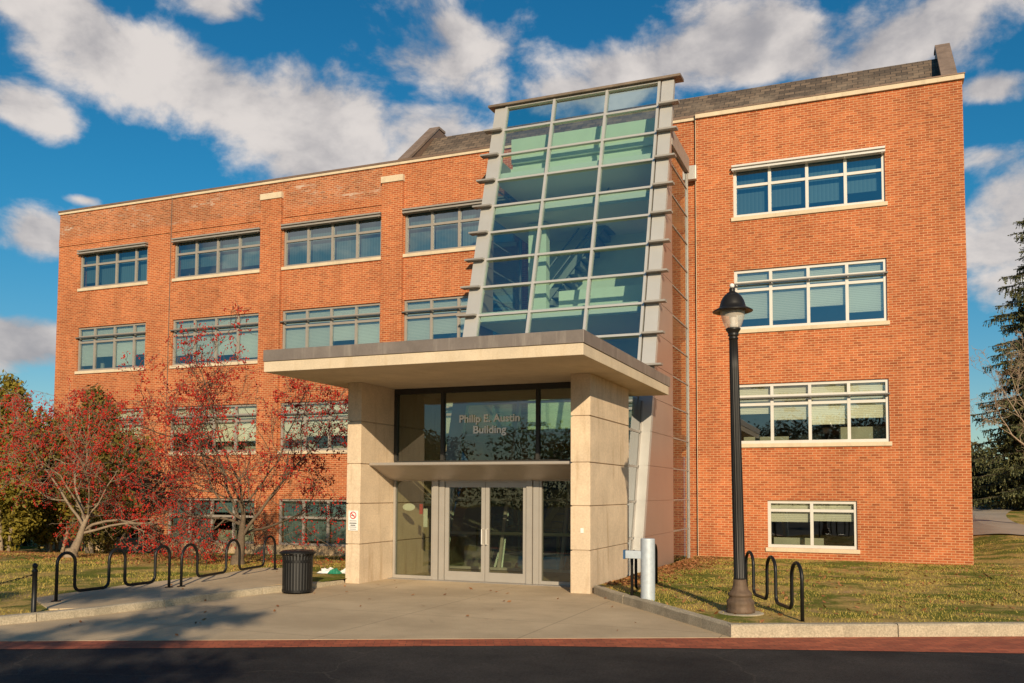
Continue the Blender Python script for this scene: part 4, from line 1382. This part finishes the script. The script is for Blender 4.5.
GZ = lambda x, y: left_h(x, y)
shrub('evergreen_tree', -27.8, 22.3, GZ(-27.8, 22.3), 3.2, 2.8, 6.0, 18000, .085, EVERGREEN, 31, 'yellow green evergreen tree at the far left edge', 'tree')
shrub('evergreen_tree', -25.0, 23.6, GZ(-25, 23.6), 4.2, 2.8, 5.7, 20000, .085, YEW, 32, 'broad olive evergreen tree in front of the building corner', 'tree')
shrub('evergreen_tree', -28.4, 24.9, GZ(-28.4, 24.9), 3.8, 2.4, 5.0, 15000, .085, EVERGREEN, 33, 'smaller yellow green evergreen tree against the brick corner', 'tree')
shrub('evergreen_tree', -30.5, 23.2, GZ(-30.5, 23.2), 3.2, 3.0, 6.2, 12000, .09, YEW, 34, 'dark olive evergreen tree beyond the far left crabapple', 'tree')
# low dark shrubs under them
for i, (x, y, w, h) in enumerate([(-33.5, 27.5, 4.0, 3.2), (-37.5, 25.5, 4, 3.6)]):
    shrub('hedge_shrub', x, y, GZ(x, y), w, w, h, 9000, .09, DARKLEAF, 50 + i, ['rounded dark shrub left of the brick corner', 'rounded dark shrub farther left of the brick corner'][i], group='dark shrubs at the left', low=.05)

# spruce on the right


def spruce(x, y, z, H, W, seed, label, twigs=1.0, group='conifers'):
    rnd = random.Random(seed); root = thing('spruce_tree', (x, y, z), label, 'tree', group)
    mb = MB(); mb.tube([(x, y, z - .2), (x, y, z + H * .5), (x, y, z + H)], [.32, .18, .02], 10)
    Q = []
    zc = .5
    while zc < H - .2:
        t = zc / H; L = (W * (1 - t) ** .75 + .25) * rnd.uniform(.85, 1.1)
        nb = rnd.randint(5, 7)
        for k in range(nb):
            an = 6.28 * k / nb + rnd.uniform(-.5, .5) + zc * 2.1; l = L * rnd.uniform(.65, 1.12)
            dr = Vector((math.cos(an), math.sin(an), 0)); p0 = Vector((x, y, z + zc + rnd.uniform(-.15, .15)))
            P = []
            for j in range(7):
                s = j / 6; P.append(p0 + dr * l * s + Vector((0, 0, l * (.10 * s - .42 * s * s + .22 * s ** 3) + rnd.uniform(-.03, .03))))
            mb.tube(P, [.045 * (1 - .8 * j / 6) for j in range(7)], 4, cap=False)
            m = int(l * 34 * twigs) + 8
            side = Vector((-dr.y, dr.x, 0))
            for i in range(m):
                s = rnd.uniform(.12, 1.0); idx = min(5, int(s * 6)); b = P[idx].lerp(P[idx + 1], s * 6 - idx)
                sg = rnd.choice((-1, 1))
                ln = rnd.uniform(.25, .62) * (1.1 - .4 * s)
                mode = rnd.random()
                if mode < .55: dv = (dr * rnd.uniform(.2, .8) + side * sg * rnd.uniform(.4, 1) + Vector((0, 0, rnd.uniform(-.5, .05)))).normalized()
                else: dv = (dr * rnd.uniform(-.1, .35) + side * sg * rnd.uniform(0, .3) + Vector((0, 0, -1))).normalized()
                wv = dv.orthogonal().normalized(); w2 = dv.cross(wv)
                for q in range(4):
                    an2 = rnd.uniform(0, 3.14); wq = (wv * math.cos(an2) + w2 * math.sin(an2)) * rnd.uniform(.026, .048)
                    a = b + dv * ln * q / 4.2; e = b + dv * ln * (q + 1.3) / 4.2; mid = (a + e) / 2
                    Q += [a, mid + wq, e, mid - wq]
        zc += rnd.uniform(.30, .44)
    cc, rc = [], []
    for k in range(60):
        t = (k + .5) / 62; w_ = (W * (1 - t) ** .75 + .2) * .42; an = rnd.uniform(0, 6.28)
        cc.append((x + math.cos(an) * w_ * .7, y + math.sin(an) * w_ * .7, z + .3 + H * .97 * t)); rc.append((w_ * .8, w_ * .8, .45))
    core = leaf_cloud(cc, rc, int(9000 * twigs), .16, seed, shell=.2)
    fast_mesh('foliage', np.concatenate([np.array([tuple(v_) for v_ in Q]), core]), 4, NEEDLE, root)
    mb.build('trunk', BARK_DARK, root, smooth=True)


spruce(8.6, 54.0, right_h(8.6, 54), 17.3, 4.9, 61, 'tall dark spruce with drooping branches right of the building', 1.25)
spruce(15.5, 66.0, right_h(15.5, 66), 15, 4.6, 62, 'spruce farther right beyond the winding path', .8)

BARE = dict(wob=[.06, .12, .16, .2, .24], up=[.02, .05, .04, .03, .02], sides=[10, 7, 5, 4, 3], kids=[(7, 9), (5, 7), (5, 6), (3, 5)], start=[.3, .3, .2, .15],
            ang=[(30, 62), (28, 55), (28, 60), (30, 65)], len=[(.5, .75), (.45, .65), (.42, .62), (.45, .7)], rr=(.42, .62), taper=.8, rmin=.006, short=.45)


def bare_tree(x, y, z, h, r, seed, label, bark, lean=(0, 0), spec=BARE, maxl=4, group='bare trees'):
    rnd = random.Random(seed); root = thing('bare_tree', (x, y, z), label, 'tree', group)
    mb = MB(); tips = []
    grow(mb, tips, rnd, Vector((x, y, z - .1)), Vector((lean[0], lean[1], 1)).normalized(), h, r, 0, maxl, spec)
    mb.build('trunk', bark, root, smooth=True)
    return root


bare_tree(7.0, 40.0, right_h(7, 40), 5.6, .17, 71, 'bare pale branched tree in front of the spruce', mat('bark_silver', (0.32, 0.25, 0.18), 0.9, var=.2), (-.25, 0))
# shrubs at the foot of the spruce
for i, (x, y, w, h) in enumerate([(5.4, 62, 4.5, 2.6), (9.5, 61, 5, 3.4), (14, 62, 5, 3.0), (6.9, 57.0, 3.0, 1.9)]):
    shrub('rhododendron', x, y, right_h(x, y), w, w * .8, h, 7000, .12, DARKLEAF, 80 + i,
          ['dark shrub mass left of the spruce foot', 'tall dark shrub behind the spruce trunk', 'dark shrub right of the spruce', 'low dark shrub in front of the spruce'][i], group='dark shrubs under the spruce', low=.04)

# trees behind the viewer, whose branches throw the long shadows over the plaza
THIN = dict(BARE); THIN['kids'] = [(5, 6), (4, 5), (3, 4), (2, 3)]


def leafy_tree(x, y, z, h, r, clumps, seed, label):
    root = bare_tree(x, y, z, h, r, seed, label, BARK_TREE, spec=THIN, group='oaks holding their leaves across the road')
    rnd = random.Random(seed)
    C_, R_ = [], []
    for k in range(clumps):
        an = rnd.uniform(0, 6.28); q = rnd.uniform(.2, 1) ** .6 * h * .62; zz_ = rnd.uniform(.62, 1.75) * h
        sq = math.sqrt(max(.1, 1 - ((zz_ / h - 1.15) / .75) ** 2))
        C_.append((x + math.cos(an) * q * sq, y + math.sin(an) * q * sq, z + zz_)); R_.append((rnd.uniform(.4, 1.0), rnd.uniform(.4, 1.0), rnd.uniform(.12, .26)))
    fast_mesh('foliage', leaf_cloud(C_, R_, clumps * 170, .10, seed, shell=.1), 4, DRYLEAF, root)


leafy_tree(-0.2, -9.8, -.1, 5.6, .2, 44, 91, 'russet leaved oak across the road behind the viewer')
leafy_tree(-7.0, -9.8, -.1, 5.6, .2, 14, 94, 'russet leaved oak farther left across the road behind the viewer')

# far woods, one mass
rg = np.random.default_rng(5)
cs, rs = [], []
for k in range(80):
    a = rg.uniform(-1, 1); cs.append((a * 75, -72 - rg.uniform(0, 14), rg.uniform(.5, 10.0))); rs.append((6, 5, rg.uniform(2.5, 4.5)))
for k in range(40):
    cs.append((rg.uniform(-130, -45), 95 + rg.uniform(0, 25), rg.uniform(.5, 3.5))); rs.append((6, 5, rg.uniform(2, 3.5)))
for k in range(40):
    cs.append((rg.uniform(8, 90), 110 + rg.uniform(0, 25), rg.uniform(2.5, 6))); rs.append((6, 5, rg.uniform(2.5, 4.5)))
o = fast_mesh('distant_woods', leaf_cloud(cs, rs, 170000, .30, 9, shell=.3), 4, WOODS)
tag(o, 'distant wood line around the campus', 'woods', kind='stuff')

# ------------------------------------------------------------------ grass and fallen leaves (uncountable)


def blades(pts, hgt, wid, rg):
    n = len(pts); an = rg.uniform(0, 6.283, n); s = rg.uniform(.5, 1.3, n)[:, None]
    side = np.stack([np.cos(an), np.sin(an), np.zeros(n)], 1) * wid * s
    lean_ = np.stack([rg.normal(0, .5, n), rg.normal(0, .5, n), np.ones(n)], 1) * hgt * s
    return np.stack([pts - side, pts + side, pts + lean_], 1).reshape(-1, 3)


rg = np.random.default_rng(12)
P = []
while len(P) < 52000:
    x, y = rg.uniform(-4.9, 9.5), rg.uniform(12, 36)
    lim = front_r(x) + .17
    if y < lim or (x < 2.36 and y > 26.42) or rg.random() > 1.25 - (y - 12) / 26: continue
    if mnoise.noise((x * .8, y * .8, 0)) + .35 * mnoise.noise((x * 2.5, y * 2.5, 4)) < -.12 + rg.normal(0, .12): continue
    P.append((x, y, right_h(x, y) - .005))
gb1 = blades(np.array(P), .038, .006, rg)
P = []
while len(P) < 42000:
    x, y = rg.uniform(-24, -10.3), rg.uniform(7.5, 26.4)
    if y < 16 and x > kl_x(y) - .18: continue
    if 9.8 < y < 17.5 and x > -13.1: continue
    if mnoise.noise((x * .6, y * .6, 0)) + .35 * mnoise.noise((x * 2.5, y * 2.5, 4)) < -.05 + rg.normal(0, .12): continue
    P.append((x, y, left_h(x, y) - .005))
gb2 = blades(np.array(P), .045, .007, rg)
o = fast_mesh('grass', np.concatenate([gb1, gb2]), 3, GRASS)
tag(o, 'short patchy autumn grass on the lawns', 'grass', kind='stuff')


def flat_leaves(pts, size, rg):
    n = len(pts); an = rg.uniform(0, 6.283, n); s = size * rg.uniform(.45, 1.2, n)[:, None]
    a = np.stack([np.cos(an), np.sin(an), rg.normal(0, .35, n)], 1) * s; b = np.stack([-np.sin(an), np.cos(an), rg.normal(0, .35, n)], 1) * s * .55
    p = pts + np.array([0, 0, .02])
    return np.stack([p - a, p + b, p + a, p - b], 1).reshape(-1, 3)


P = []
for _ in range(9000):
    x, y = rg.normal(-19, 4.5), rg.normal(20.2, 2.0)
    if y > 26.4 or y < 16.4 or x > -11: continue
    P.append((x, y, left_h(x, y)))
for _ in range(2600):
    t = rg.random(); x = -4.85 + abs(rg.normal(0, .5)); y = 16.6 + t * 9.5
    if y < front_r(x) + .15 or y > 26.4: continue
    P.append((x, y, right_h(x, y)))
for _ in range(1500):
    x, y = rg.uniform(-4.8, 6), rg.uniform(12.5, 26.3)
    if y < front_r(x) + .2: continue
    P.append((x, y, right_h(x, y)))
for _ in range(60):
    x, y = rg.uniform(-12.5, -3), rg.uniform(8.5, 17)
    if y < road_y(x): continue
    P.append((x, y, 0.0 if x > kl_x(min(y, 15.9)) else .105))
o = fast_mesh('fallen_leaves', flat_leaves(np.array(P), .045, rg), 4, DRYLEAF)
tag(o, 'dry brown leaves scattered over lawn and paving', 'leaves', kind='stuff')
